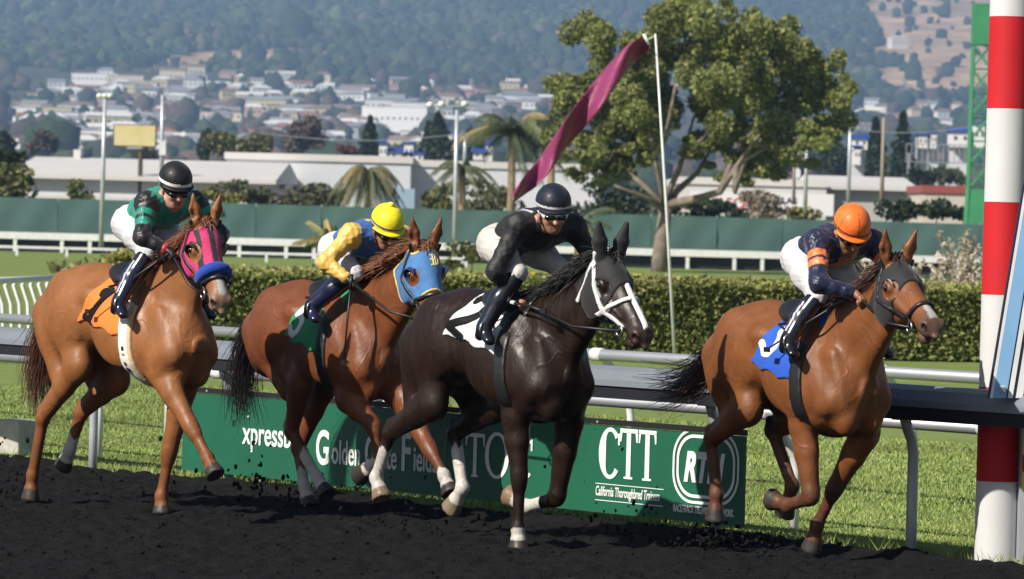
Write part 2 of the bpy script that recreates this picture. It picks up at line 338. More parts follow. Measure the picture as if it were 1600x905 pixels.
# serif TOC
def serif_T(cx, z0, h, w, st):
    z1 = z0+h; return [[(cx-st/2,z0+.012),(cx+st/2,z0+.012),(cx+st/2,z1-.02),(cx-st/2,z1-.02)], [(cx-w/2,z1-.026),(cx+w/2,z1-.026),(cx+w/2,z1),(cx-w/2,z1)], [(cx-st,z0),(cx+st,z0),(cx+st,z0+.014),(cx-st,z0+.014)],
        [(cx-w/2,z1-.085),(cx-w/2+.012,z1-.085),(cx-w/2+.022,z1-.02),(cx-w/2,z1-.02)], [(cx+w/2-.012,z1-.085),(cx+w/2,z1-.085),(cx+w/2,z1-.02),(cx+w/2-.022,z1-.02)]]
def serif_C(cx, cz, rx, rz, name='lettering'):
    mb = MB(); n = 34; o = []; i_ = []
    for k in range(n+1):
        a = math.radians(42+276*k/n); th = .030+.030*abs(math.cos(a))**1.5*(1 if math.cos(a) < 0 else .45); o.append((cx+rx*math.cos(a), cz+rz*math.sin(a))); i_.append((cx+(rx-th*1.15)*math.cos(a), cz+(rz-.026)*math.sin(a)))
    for k in range(n): mb.add([(q[0], YF-.0015, q[1]) for q in (o[k], o[k+1], i_[k+1], i_[k])], [(0,1,2,3)])
    e = o[0]; mb.add([(q[0], YF-.0030, q[1]) for q in ((e[0]-.004,e[1]-.055),(e[0]+.012,e[1]-.055),(e[0]+.012,e[1]+.02),(e[0]-.004,e[1]+.02))], [(0,1,2,3)])
    return mb.build(name, M_LETTER, board)
flat(serif_T(4.655, .235, .29, .20, .036)); ring2d(ell(4.885,.39,.125,.155), ell(4.885,.39,.085,.132)); serif_C(5.145, .39, .125, .155)
text('\'', 4.45, .37, .26, .9, .2, .004)
serif_C(6.025, .47, .11, .165); flat(serif_T(6.205, .315, .32, .17, .042)); flat(serif_T(6.385, .315, .32, .17, .042))
flat([[(5.89,.268),(6.55,.268),(6.55,.273),(5.89,.273)],[(5.89,.162),(6.55,.162),(6.55,.167),(5.89,.167)]], 'rule')
text('California Thoroughbred Trainers', 5.89, .195, .086, .525, .12, .0014)
# RTN logo
cx, cz = 6.94, .435
ring2d(rrect(cx,cz,.62,.47,.19), rrect(cx,cz,.585,.435,.175)); ring2d(rrect(cx,cz,.545,.395,.155), rrect(cx,cz,.505,.355,.14))
text('RTN', 6.735, .345, .25, .72, .22, .012)
text('RACETRACK TELEVISION NETWORK.', 6.645, .142, .062, .545, 0, .0022)
# nail heads and scuffs on the top strip
for x in (1.6, 3.15, 4.5, 5.9, 7.05): MB().tube([(x, YB-.018, ZT-.02),(x, YB-.024, ZT-.02)], .008, 8).build('bolt', M_STEELGREY, board)

# ------------------------------------------------------------------ finishing post: red and white bands
pb = gnd(1555, 879); post = thing('finish_post', 'tall red and white banded finishing post behind the rail', 'post', (pb.x, pb.y, 0), 0)
M_RED = mat('red_paint', (.50,.018,.024), .6, spec=.22, noise=(3,.12), bump=(5,.04,.01)); M_WHT = mat('white_paint', (.59,.59,.60), .6, spec=.22, noise=(2.5,.06), bump=(5,.04,.01))
R_ = .126; zz = [-.1,.482,1.035,1.58,2.125,2.675,3.215,3.77,4.3]
lean = .001
for i in range(len(zz)-1):
    MB().tube([(lean*zz[i],0,zz[i]),(lean*zz[i+1],0,zz[i+1]-.001)], R_, 40, cap=(i == len(zz)-2)).build('band', M_WHT if i % 2 == 0 else M_RED, post, smooth=False)
for o in post.children:
    for pl in o.data.polygons: pl.use_smooth = len(pl.vertices) == 4
# slanting board frame in front of the post, standing on the rail
fr_ = thing('slanted_frame', 'light blue and white slanting frame leaning over the rail by the finishing post', 'frame', (0,0,0), 0)
M_BLUEP = mat('pale_blue_paint', (.22,.42,.68), .45, noise=(4,.08)); M_DKBLUE = mat('dark_blue_paint', (.01,.014,.04), .5)
def slat(px0, px1, m, nm, d=0.):
    Yd = 25.75+d; bz = 608; tz = -40; run = (bz-tz)*.170
    A, B = at(px0, bz+14, Yd), at(px1, bz+14, Yd); Cc, Dd = at(px0+run, tz, Yd), at(px1+run, tz, Yd)
    off = Vector((.0,.05,0)); MB().add([A,B,Dd,Cc,A+off,B+off,Dd+off,Cc+off], [(0,1,2,3),(7,6,5,4),(0,4,5,1),(1,5,6,2),(2,6,7,3),(3,7,4,0)]).build(nm, m, fr_)
slat(1543.5, 1546.5, M_DKBLUE, 'edge_strip', .004); slat(1546.6, 1551, M_WPAINT, 'white_strip'); slat(1551.1, 1572, M_BLUEP, 'blue_plank'); slat(1572.1, 1574.5, M_DKBLUE, 'edge_strip', .004); slat(1574.6, 1582, M_WPAINT, 'white_strip'); slat(1582.1, 1587, M_DKBLUE, 'edge_strip', .004)
slat(1587.1, 1598, M_WPAINT, 'white_strip'); slat(1598.1, 1601, M_DKBLUE, 'edge_strip', .004); slat(1601.1, 1612, M_WPAINT, 'white_strip'); slat(1614, 1634, M_BLUEP, 'blue_plank')
p = at(1566, 606, 25.75); MB().tube([p+Vector((0,-.02,-.02)), p+Vector((0,-.03,.01))], .018, 10).build('hinge', M_STEELGREY, fr_)
# grey cabinet with yellow and red sticker, right edge
cb = gnd(1640, 884); cab = thing('grey_cabinet', 'grey metal cabinet with yellow and red sticker at the right edge', 'cabinet', (cb.x, cb.y, 0), 0)
MB().box((0,.10,.60),(.38,.30,1.36)).build('housing', mat('grey_cabinet_paint', (.33,.35,.38), .5, noise=(4,.08)), cab)
MB().box((-.10,-.052,.62),(.16,.004,.36)).build('yellow_sticker', mat('yellow_sticker', (.75,.62,.08), .5), cab); MB().box((-.10,-.055,.60),(.165,.004,.10)).build('red_stripe', M_RED, cab)
# ================================================================== hedge, plants, banner, fence
def leaf_mat(name, rough=.55, tr=.25):
    m = bpy.data.materials.new(name); m.use_nodes = True; nt = m.node_tree; b = nt.nodes['Principled BSDF']; out = nt.nodes['Material Output']
    a = nt.nodes.new('ShaderNodeAttribute'); a.attribute_name = 'Col'; nt.links.new(a.outputs['Color'], b.inputs['Base Color']); b.inputs['Roughness'].default_value = rough; b.inputs['Specular IOR Level'].default_value = .3
    t = nt.nodes.new('ShaderNodeBsdfTranslucent'); nt.links.new(a.outputs['Color'], t.inputs['Color']); mx = nt.nodes.new('ShaderNodeMixShader'); mx.inputs[0].default_value = tr
    nt.links.new(b.outputs[0], mx.inputs[1]); nt.links.new(t.outputs[0], mx.inputs[2]); nt.links.new(mx.outputs[0], out.inputs['Surface']); return m
M_LEAF = leaf_mat('leaf')
def leaf_cloud(name, pts, size, cols, parent=None, seed=0, stretch=1.6, m=None, up=0.):
    """one leaf-sized quad per point"""
    rng = np.random.default_rng(seed); n = len(pts); a = rng.normal(0, 1, (n,3)); a[:,2] += up; a /= np.linalg.norm(a, axis=1)[:,None]; b = np.cross(a, rng.normal(0, 1, (n,3))); b /= np.linalg.norm(b, axis=1)[:,None]
    s = (size*(.6+.8*rng.random(n)))[:,None]; p = np.asarray(pts)
    V = np.stack([p-a*s*stretch*.5, p+b*s*.5, p+a*s*stretch*.5, p-b*s*.5], 1).reshape(-1,3); F = np.arange(n*4).reshape(-1,4)
    return np_mesh(name, V, F, m or M_LEAF, parent, smooth=False, col=np.repeat(cols, 4, 0))
def pick(cols, n, rng, p=None, var=.3):
    c = np.array(cols)[rng.choice(len(cols), n, p=p)]; return c*(1-var/2+var*rng.random((n,1)))
def blob_pts(c, r, n, rng, shell=.55):
    d = rng.normal(0, 1, (n,3)); d /= np.linalg.norm(d, axis=1)[:,None]; rad = (shell+(1-shell)*rng.random(n)**.7)[:,None]; return np.asarray(c)+d*rad*np.asarray(r)
HEDGE_C = [(.11,.140,.034),(.165,.195,.050),(.235,.245,.074),(.32,.31,.12)]
rng = np.random.default_rng(5)
# clipped hedge: front face line measured on the ground
HA, HB = gnd(175, 538), gnd(1720, 567); hd = (HB-HA).normalized(); hn = Vector((-hd.y, hd.x, 0)); hn = hn if hn.y > 0 else -hn; HLn = (HB-HA).length; HZ = 1.06; HD = 2.6
hedge = thing('clipped_hedge', 'long clipped green hedge behind the turf, flat topped', 'hedge', HA, math.atan2(hd.y, hd.x))
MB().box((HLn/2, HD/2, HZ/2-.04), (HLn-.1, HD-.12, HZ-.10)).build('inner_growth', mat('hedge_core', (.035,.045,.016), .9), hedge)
n = 76000; u = rng.random(n)*HLn; w = rng.random(n)*HZ; front = np.stack([u, rng.normal(0,.045,n)+.05*(vnoise(u, w, 2.2, 31)-.5)*2, w], 1)
n2 = 42000; u2 = rng.random(n2)*HLn; v2 = rng.random(n2)*HD; top = np.stack([u2, v2, HZ+rng.normal(0,.03,n2)+.07*(vnoise(u2, v2, 1.4, 32)-.5)], 1)
n3 = 3000; end = np.stack([rng.normal(0,.04,n3), rng.random(n3)*HD, rng.random(n3)*HZ], 1)
pts = np.concatenate([front, top, end]); pn = vnoise(pts[:,0], pts[:,2]+pts[:,1], 1.7, 33); cols = pick(HEDGE_C, len(pts), rng, [.22,.36,.30,.12], .5)*(.65+.75*pn)[:,None]
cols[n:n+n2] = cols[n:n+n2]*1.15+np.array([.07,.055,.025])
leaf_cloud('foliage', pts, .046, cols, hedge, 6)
# flowering ground cover behind the hedge
gc_n = 20000; P0 = np.array(HA); u = 1.6+rng.random(gc_n)*(HLn-1.6); v = HD+.2+rng.random(gc_n)**1.1*15; gp = P0+u[:,None]*np.array(hd)+v[:,None]*np.array(hn); nz = vnoise(u, v, .55, 40); gp[:,2] = .50+.34*nz+rng.normal(0,.06,gc_n)+v*.004
cols = pick([(.15,.16,.055),(.21,.21,.075),(.27,.25,.10),(.34,.28,.15)], gc_n, rng, None, .4); yl = (vnoise(u, v, 1.6, 41) > .70) & (rng.random(gc_n) < .5); cols[yl] = (.55,.48,.07)
o = leaf_cloud('flowering_shrubs', gp, .13, cols, None, 7); tag(o, 'low flowering shrubs with yellow blossom spreading behind the clipped hedge', 'shrubs', kind='stuff')
# fuller bush behind horse two, left
def bush(name, label, px, py, Y, rx, rz, n, size, cols, group=None, seed=1, cat='bush', base_z=0., lobes=6, trunk=True):
    rg = np.random.default_rng(seed); c = at(px, py, Y); root = thing(name, label, cat, (c.x, c.y, base_z), 0, group); zc = c.z-base_z; pts = []
    for i in range(lobes):
        o_ = rg.normal(0, .42, 3)*np.array([rx, rx*.7, rz]); r_ = np.array([rx, rx*.8, rz])*rg.uniform(.42,.68); pts.append(blob_pts((o_[0], o_[1], zc+o_[2]), r_, n//lobes, rg, .45))
    pts = np.concatenate(pts); pts = pts[pts[:,2] > -.1]
    cc = pick(cols, len(pts), rg, None, .5)*(.7+.6*rg.random((len(pts),1))); leaf_cloud('foliage', pts, size, cc, root, seed+3)
    if trunk:
        mb = MB(); mb.tube([(0,0,-.3),(0.02*rx,0,zc*.5),(.05*rx,0,zc)], [max(.04,rx*.07),rx*.05,rx*.02], 7); mb.build('stem', M_BARK, root, smooth=True)
    return root
M_BARK = ramp_mat('bark', [(.3,(.13,.105,.085)),(.7,(.28,.235,.19))], 3, .9, 6, bump=(14,.6,.05)); M_BARKDK = ramp_mat('dark_bark', [(.3,(.06,.05,.04)),(.7,(.13,.11,.09))], 3, .9, 6)
GREY_G = [(.07,.085,.05),(.11,.125,.07),(.16,.165,.10)]; OLIVE = [(.06,.08,.02),(.10,.12,.03),(.16,.17,.055),(.22,.20,.07)]; DKG = [(.018,.032,.014),(.03,.05,.02),(.05,.075,.03)]

# banner pole in front of the hedge, with a magenta streamer blown to the left
fb = gnd(1056, 556); ft = at(1024, 53, fb.y-.1); flag = thing('banner_pole', 'thin leaning white pole with a long magenta streamer flying left', 'flag', (fb.x, fb.y, 0), 0)
MB().tube([(0,0,-.2),(ft-Vector((fb.x,fb.y,0)))*.5, ft-Vector((fb.x,fb.y,0))], [.026,.021,.014], 10).build('pole', M_WPAINT, flag, smooth=True)
M_BANNER = mat('magenta_banner', (.20,.012,.085), .55, noise=(3,.12), bump=(7,.3,.05), sheen=.2)
spine = [(1010,66,22),(985,84,28),(955,118,31),(920,165,32),(893,200,30),(868,232,26),(848,262,26),(828,284,24),(806,306,14),(800,314,9)]
cols_ = 7; vs = []; nrow = 40
for i in range(nrow+1):
    u = i/nrow*(len(spine)-1); a = min(int(u), len(spine)-2); f = u-a; q = [spine[a][j]*(1-f)+spine[a+1][j]*f for j in range(3)]
    d = Vector((spine[a+1][0]-spine[a][0], spine[a+1][1]-spine[a][1])).normalized(); nrm2 = Vector((-d.y, d.x))
    for k in range(cols_+1):
        w = (k/cols_-.5)*q[2]; Yd = ft.y-.1+.16*math.sin(k/cols_*3.6+i*.42)+.22*math.sin(i*.33); P_ = at(q[0]+nrm2.x*w, q[1]+nrm2.y*w, Yd); vs.append(P_-Vector((fb.x,fb.y,0)))
fs = [(i*(cols_+1)+k, i*(cols_+1)+k+1, (i+1)*(cols_+1)+k+1, (i+1)*(cols_+1)+k) for i in range(nrow) for k in range(cols_)]
o = MB().add(vs, fs).build('streamer', M_BANNER, flag, smooth=True); md = o.modifiers.new('s', 'SOLIDIFY'); md.thickness = .006
p = at(1011,64,ft.y)-Vector((fb.x,fb.y,0)); MB().tube([p+Vector((-.05,0,.10)), p+Vector((.03,0,-.06))], .022, 8).build('cuff', M_WPAINT, flag, smooth=True)
MB().tube([p+Vector((.0,0,.02)), ft-Vector((fb.x,fb.y,0))+Vector((0,0,-.03))], .006, 5).build('halyard', M_WPAINT, flag)

# pampas grass clump at the right end of the hedge
def pampas(px, py, Y, n, seed, hgt, label):
    rg = np.random.default_rng(seed); c = at(px, py, Y); r = thing('pampas_grass', label, 'grass clump', (c.x, c.y, .0), 0, 'pampas clumps behind the hedge')
    mb = MB(); pl = []
    for i in range(n):
        a = rg.uniform(0, 6.28); l = rg.uniform(.0, .5); x, y = math.cos(a)*l, math.sin(a)*l*.6; h_ = hgt*rg.uniform(.7, 1.1); tx, ty = x*2.2+rg.normal(0,.12), y*1.5; mb.tube([(x*.3,y*.3,0),(x,y,h_*.55),(tx,ty,h_)], [.012,.008,.006], 4, cap=False)
        q = np.linspace(.62, 1.06, 34)[:,None]*np.array([[0,0,h_]])+np.array([[x,y,0]])+(np.linspace(0,1,34)[:,None]**1.3)*np.array([[tx-x,ty-y,0]]); pl.append(q+rg.normal(0,.022,(34,3)))
    mb.build('stems', mat('dry_stem', (.30,.26,.15), .8), r)
    P_ = np.concatenate(pl); leaf_cloud('plumes', P_, .055, pick([(.52,.46,.36),(.62,.56,.46),(.44,.38,.28)], len(P_), rg, None, .2), r, seed, 2.4)
    B_ = blob_pts((0,0,.45), (.7,.5,.55), 600, rg, .2); leaf_cloud('leaf_tuft', B_, .07, pick([(.20,.20,.09),(.28,.25,.13),(.14,.15,.06)], len(B_), rg), r, seed+1, 4.0, up=1.2)
pampas(1508, 420, 78, 13, 3, 1.75, 'tall cream pampas plumes beside the red and white post')
pampas(1476, 424, 80, 12, 4, 1.5, 'tall cream pampas plumes second from the finishing post')
pampas(1408, 425, 86, 12, 8, 1.35, 'cream pampas plumes just behind the bay horse\'s ears')
pampas(1384, 425, 90, 9, 9, 1.15, 'low cream pampas plumes left of the bay horse\'s ears')

# ------------------------------------------------------------------ far side: windscreen fence, white rails
FY = 202.; FL, FR_ = at(-60, 388, FY), at(1700, 434, FY)
def zrow(px, py): return at(px, py, FY).z
M_SCREEN = ramp_mat('green_screen', [(.3,(.060,.125,.116)),(.7,(.085,.155,.143))], .5, .75, 5, scale2=.07)
x0, x1 = -56.22, 50.78; zb, zt = .78, 2.42
fence = thing('windscreen_fence', 'long blue-green windscreen fence across the far side of the course', 'fence', (x0, FY, 0), 0)
npan = 36; pw = (x1-x0)/npan
for i in range(npan):
    zz_ = 2.47-.20*(i/npan); mb = MB(); nx = 10; vs = []
    for a in range(nx+1):
        for b in range(6): vs.append((pw*(a/nx)+.012*(a in (0,nx))*(1 if a == 0 else -1), .10*math.sin(a*1.1+i*2.1)*math.sin(b*.8)*.5, zb+(zz_-zb)*b/5))
    fs = [(a*6+b, (a+1)*6+b, (a+1)*6+b+1, a*6+b+1) for a in range(nx) for b in range(5)]
    mb.add(vs, fs).build('screen_panel', M_SCREEN, fence, smooth=True, loc=(pw*i,0,0)); MB().tube([(pw*i,.12,-.4),(pw*i,.12,zz_+.05)], .035, 6).build('post', M_STEELGREY, fence)
far_rail = thing('far_white_rail', 'thick white rail with black boards below it along the far fence', 'rail', (x0, FY-1.2, 0), 0)
MB().box(((x1-x0)/2, 0, .70), (x1-x0, .12, .31)).build('white_rail', M_WPAINT, far_rail); MB().box(((x1-x0)/2, .30, .28), (x1-x0, .05, .58)).build('black_board', mat('navy_board', (.008,.009,.018), .6), far_rail)
i = 0; x = .4
while x < x1-x0:
    MB().box((x, .02, .28), (.16, .10, .58)).build('post', M_WPAINT, far_rail); x += 1.25 if i % 2 else 2.1; i += 1
thin = thing('thin_white_rail', 'thin white rail on slim posts in front of the far black boards', 'rail', (x0, FY-18, 0), 0)
MB().box((28.0, 0, .33), (56.0, .06, .10)).build('top_bar', M_WPAINT, thin)
for k in range(27): MB().box((1.0+k*2.05, .0, -.12), (.10, .06, .84)).build('post', M_WPAINT, thin)
# ================================================================== trees, buildings, town, hills
def limb(mb, pts, r0, r1, n=7):
    k = len(pts); mb.tube(pts, [r0+(r1-r0)*i/(k-1) for i in range(k)], n)
# the big umbrella-crowned tree
TY = 190.; tb = gnd(1030, 424); big = thing('park_tree', 'large spreading evergreen tree with pale forked branches behind the hedge', 'tree', (tb.x, tb.y, 0), 0); T0 = Vector((tb.x, tb.y, 0))
def tp(px, py, dy=0.): 
    p = at(px, py, tb.y+dy); return p-T0
mb = MB(); limb(mb, [tp(1030,432), tp(1031,400), tp(1036,360), tp(1040,325)], .36, .27, 10); mb.build('trunk', M_BARK, big, smooth=True)
BR = [[(1040,328,0),(1056,300,.5),(1090,270,.8),(1110,235,1.2)],[(1040,325,0),(1032,290,-.5),(1022,240,-.8),(1012,190,-1)],[(1042,320,0),(1085,312,-.6),(1125,300,-1.0),(1150,262,-1.2),(1180,220,-1.4),(1215,170,-1.0)],[(1038,315,0),(1062,262,.3),(1072,225,.5),(1085,180,1)],
      [(1036,318,0),(1000,285,.6),(970,262,1),(940,230,1.4)],[(1125,300,-1),(1140,262,-.4),(1158,225,0),(1190,195,.5)],[(1040,330,0),(1015,312,-.8),(985,300,-1.3),(960,290,-1.6)],[(1072,240,.4),(1100,215,.8),(1130,160,1)],[(1022,245,-.8),(1040,215,-1.4),(1050,165,-1.8),(1060,110,-2)],[(1150,262,-1.2),(1148,300,-1.4),(1165,250,-1.8),(1200,230,-2.2)]]
for i, b in enumerate(BR):
    mb = MB(); limb(mb, [tp(x,y,d) for x, y, d in b], .21 if i in (0,2) else .15, .05); mb.build('branch', M_BARK, big, smooth=True)
rg = np.random.default_rng(14); LOBES = [(905,125,42,52),(885,140,30,34),(945,100,42,55),(930,170,40,48),(915,215,34,34),(960,235,36,38),(935,262,28,22),(1000,120,46,60),(1010,60,48,45),(1060,30,60,48),(1110,25,46,40),(1060,100,60,60),(1120,90,48,60),(1050,165,58,45),(1110,160,52,52),(1150,120,36,50),
      (1180,90,34,52),(1205,65,34,44),(1245,75,38,44),(1230,125,52,52),(1285,110,30,42),(1275,160,42,40),(1300,180,24,34),(1185,170,46,46),(1235,190,46,34),(1170,215,40,30),(1120,205,44,34),(1270,215,30,28),(1215,225,34,22),(1010,195,40,35),(985,165,38,40),(1145,240,32,20),(900,175,28,30),(1130,55,36,40),(970,70,36,40),(1190,240,28,22),(975,270,26,18),(1190,262,30,16),(1150,272,24,14),(1240,242,34,16),(1095,225,34,22),(1000,238,30,22),(920,240,28,24),(890,200,26,26),(1160,60,26,36),(1265,190,36,30),(1110,130,40,40)]
pts = []; cl = []; s_ = tb.y/F_PX
for (x, y, rx, rz) in LOBES:
    c0 = np.array(tp(x, y, rg.normal(0, 2.2)))
    for j in range(7):                                              # every lobe is several uneven tufts
        c = c0+rg.normal(0, .55, 3)*np.array([rx, rx, rz])*s_; r_ = np.array([rx, rx*1.05, rz*.9])*s_*rg.uniform(.32,.62); n = int(480*(r_[0]*r_[2])/.45)+80
        q = blob_pts(c, r_, n, rg, .45); pts.append(q); br = rg.uniform(.75,1.25); cl.append(pick([(.13,.160,.048),(.195,.225,.066),(.275,.295,.095),(.37,.37,.14)], n, rg, [.25,.35,.28,.12], .4)*br)
pts = np.concatenate(pts); cl = np.concatenate(cl); leaf_cloud('crown', pts, .105, cl, big, 15, 1.9)

# palms
def palm(name, label, px, py_top, Y, hgt, fr, seed, rad=2.0, col=OLIVE, droop=.9, dry=.0):
    rg = np.random.default_rng(seed); c = at(px, py_top, Y); zt_ = c.z; root = thing(name, label, 'palm', (c.x, c.y, 0), 0, 'palms beyond the far fence')
    mb = MB(); mb.tube([(0,0,-.5),(.05,0,zt_*.5),(0,0,zt_)], [.26,.20,.17], 9); mb.build('trunk', mat('palm_trunk', (.30,.22,.13), .9, noise=(3,.3)), root, smooth=True)
    for i in range(fr):
        a = 6.283*i/fr+rg.normal(0,.2); el = rg.uniform(-.3, 1.15); L = rad*rg.uniform(.75, 1.15); P_ = []; T = []
        for k in range(15):
            u = k/14; x = L*u*math.cos(el*.6); z = L*(u*math.sin(el)-droop*u*u*.75); P_.append((x*math.cos(a), x*math.sin(a), zt_+z))
        vs = []; fs = []; mbf = MB(); mbf.tube(P_[::2], .02, 4)
        for k in range(1, 15):
            p = Vector(P_[k]); side = Vector((-math.sin(a), math.cos(a), 0)); d = (Vector(P_[k])-Vector(P_[k-1])).normalized(); ll = .62*rad/2*(1-.6*abs(k/14-.4))
            for sg in (-1, 1):
                for h_ in (0, .33, .66):
                    q = p-d*h_*L/14; tip = q+side*sg*ll*.55+d*ll*.45+Vector((0,0,-ll*(.45+rg.uniform(0,.4)))); w = d*.028; mbf.add([q-w, q+w, tip], [(0,1,2)])
        cc = col[rg.integers(len(col))] if rg.random() > dry else (.34,.26,.10); key = tuple(np.round(np.array(cc)*rg.uniform(.8,1.2), 2))
        if key not in FROND: FROND[key] = mat('palm_frond', key, .6)
        mbf.build('frond', FROND[key], root)
    return root
FROND = {}
palm('palm_tree', 'broad shaggy palm above the yellow helmet', 575, 270, 215, 5, 60, 2, 1.8, [(.07,.085,.03),(.10,.11,.045),(.13,.13,.06),(.18,.16,.07)], 1.4, .12)
palm('palm_tree', 'tall palm left of the magenta streamer', 800, 205, 222, 7, 26, 3, 2.7, [(.05,.075,.03),(.09,.11,.04)], .9, .05)
palm('palm_tree', 'small ragged palm between the light pole and the tall palm', 722, 262, 218, 5, 14, 4, 1.7, [(.07,.085,.035),(.13,.13,.06)], 1.2, .2)
palm('palm_tree', 'young spiky palm behind the yellow and blue jockey', 520, 378, 128, 2, 16, 6, 1.0, [(.13,.13,.035),(.22,.20,.06),(.10,.11,.03)], .4, .3)
palm('palm_tree', 'low palm behind the black silks jockey\'s helmet', 905, 345, 170, 2, 16, 7, 1.5, [(.04,.06,.03),(.07,.09,.04)], .7, .05)
palm('palm_tree', 'green palm crown touching the left side of the big tree', 862, 190, 226, 7, 20, 8, 2.0, [(.10,.11,.03),(.16,.155,.05),(.05,.075,.03)], 1.0, .1)

# shrubs and trees along the fence
for i, (lb, px, py, Y, rx, rz, cols, n, sz) in enumerate([
  ('olive bush at far left edge above the green fence', 12, 290, 225, 1.6, 1.3, OLIVE, 900, .22),('small yellowish bush beside the left light pole', 128, 306, 230, 1.0, .7, OLIVE, 500, .2),
  ('grey-green bush above the fence left of the shaggy palm', 420, 308, 235, 2.0, 1.0, GREY_G, 900, .22),('grey-green bush just left of the shaggy palm', 492, 312, 232, 1.8, .9, GREY_G, 800, .22),('yellow-green bush behind the magenta hooded horse', 338, 308, 230, 1.0, .5, [(.22,.21,.05),(.15,.16,.05)], 400, .2),
  ('dark olive bush right of the yellow helmet', 690, 318, 230, 1.4, .7, OLIVE, 700, .2),('tawny bush left of the tall palm trunk', 760, 315, 230, 2.0, .9, [(.16,.16,.08),(.12,.13,.06)], 900, .2),('dark green hedge bush under the big tree, left', 975, 325, 240, 2.6, 1.0, DKG, 1100, .22),
  ('dark green bush under the big tree, right of trunk', 1110, 328, 240, 2.4, .7, DKG, 1000, .22),('tan dry shrub in front of the lettered warehouse', 1200, 326, 240, 1.8, .8, [(.28,.24,.17),(.22,.19,.13)], 700, .2),('dark green bush right of the orange helmet', 1400, 334, 240, 1.2, .8, DKG, 700, .2),('dark green bush in front of the cream shed', 1462, 336, 240, 1.3, .7, DKG, 700, .2),
  ('olive weeds in front of the lettered warehouse', 1262, 334, 238, 1.2, .5, OLIVE, 400, .2),('yellow flowering bush at the hedge\'s left end', 215, 408, 95, .9, .30, [(.16,.17,.05),(.30,.28,.08)], 500, .11),('dark evergreen sprig at the far left edge', 4, 246, 230, 1.0, .5, DKG, 350, .2),('olive bush behind the far rail, left of black silks', 736, 398, 150, .9, .45, OLIVE, 450, .14)]):
    bush('bush', lb, px, py, Y, rx, rz, n, sz, cols, 'bushes along the far fence', 50+i)

# ---------------------------------------------------------------- lighting poles
def pole(name, label, px0, py0, px1, py1, Y, r, arm=None, m=M_STEELGREY, cat='lamp post', extra=None, group='tall poles beyond the course'):
    a = at(px0, py0, Y); b = at(px1, py1, Y); root = thing(name, label, cat, (a.x, a.y, min(a.z, 0)), 0, group); o_ = Vector((a.x, a.y, min(a.z, 0)))
    MB().tube([a-o_, (a+b)/2-o_, b-o_], [r, r*.85, r*.65], 10).build('shaft', m, root, smooth=True)
    if arm:
        q = [at(x, y, Y)-o_ for x, y in arm]; MB().tube([b-o_]+q, r*.5, 7).build('arm', m, root, smooth=True); e = q[-1]; MB().box(e+Vector((.25,0,.0)), (.9,.4,.18)).build('lamp_head', M_WPAINT, root)
    return root, o_
r_, o_ = pole('light_pole', 'silver light pole at left, beside the yellow billboard', 158, 388, 164, 150, 198, .115); 
for k in range(3):
    q = at(156+k*8, 150, 198)-o_; mb = MB(); ico(mb, q, .16, sc=(1,1,.8)); mb.build('floodlight', M_WPAINT, r_, smooth=True)
r_, o_ = pole('light_pole', 'silver light pole rising behind the green silks jockey', 252, 300, 254, 148, 232, .13); q = at(254, 232, 232)-o_; MB().box(q, (.35,.3,.7)).build('junction_box', M_WPAINT, r_)
r_, o_ = pole('light_pole', 'silver light pole right of the yellow helmet', 710, 404, 714, 172, 199, .12)
for k, (x, y) in enumerate([(672,164),(690,163),(726,163)]):
    q = at(x, y, 199)-o_; mb = MB(); ico(mb, q, .17, sc=(1,1,.85)); mb.build('floodlight', M_WPAINT, r_, smooth=True)
MB().tube([at(664,166,199)-o_, at(732,166,199)-o_], .04, 6).build('crossbar', M_STEELGREY, r_)
pole('short_pole', 'short grey pole beside the middle light pole', 726, 262, 727, 214, 260, .14)
pole('street_lamp', 'curved arm street lamp right of the big tree', 1325, 330, 1329, 182, 230, .11, [(1334,176),(1345,171),(1358,170)])
pole('utility_pole', 'wooden utility pole left of the green tower', 1377, 330, 1381, 184, 250, .13, None, mat('pole_wood', (.30,.25,.19), .85), 'pole')
pole('utility_pole', 'grey pole with camera box in front of the lettered warehouse', 1258, 334, 1261, 210, 225, .11, None, M_STEELGREY, 'pole')
pole('utility_pole', 'thin weathered pole left of the camera pole', 1240, 320, 1242, 206, 245, .10, None, mat('pole_wood', (.34,.28,.22), .85), 'pole')

# billboard
bb = at(211, 212, 300); bil = thing('billboard', 'yellow billboard on a single dark leg over the white warehouse', 'billboard', (bb.x, bb.y, 0), 0); wz = 300/F_PX
MB().box((0,0,bb.z),(64*wz,.4,32*wz)).build('panel', ramp_mat('billboard_print', [(.35,(.62,.54,.24)),(.6,(.68,.60,.32)),(.75,(.58,.44,.24))], .9, .6, 3), bil); MB().box((0,.1,bb.z-19*wz),(24*wz,.5,3*wz)).build('catwalk', M_STEELGREY, bil); MB().tube([(.4,.1,-1),(.4,.1,bb.z-16*wz)], .16, 8).build('leg', M_BARKDK, bil)
MB().box((0,.02,bb.z),(67*wz,.3,35*wz)).build('frame', M_BARKDK, bil)

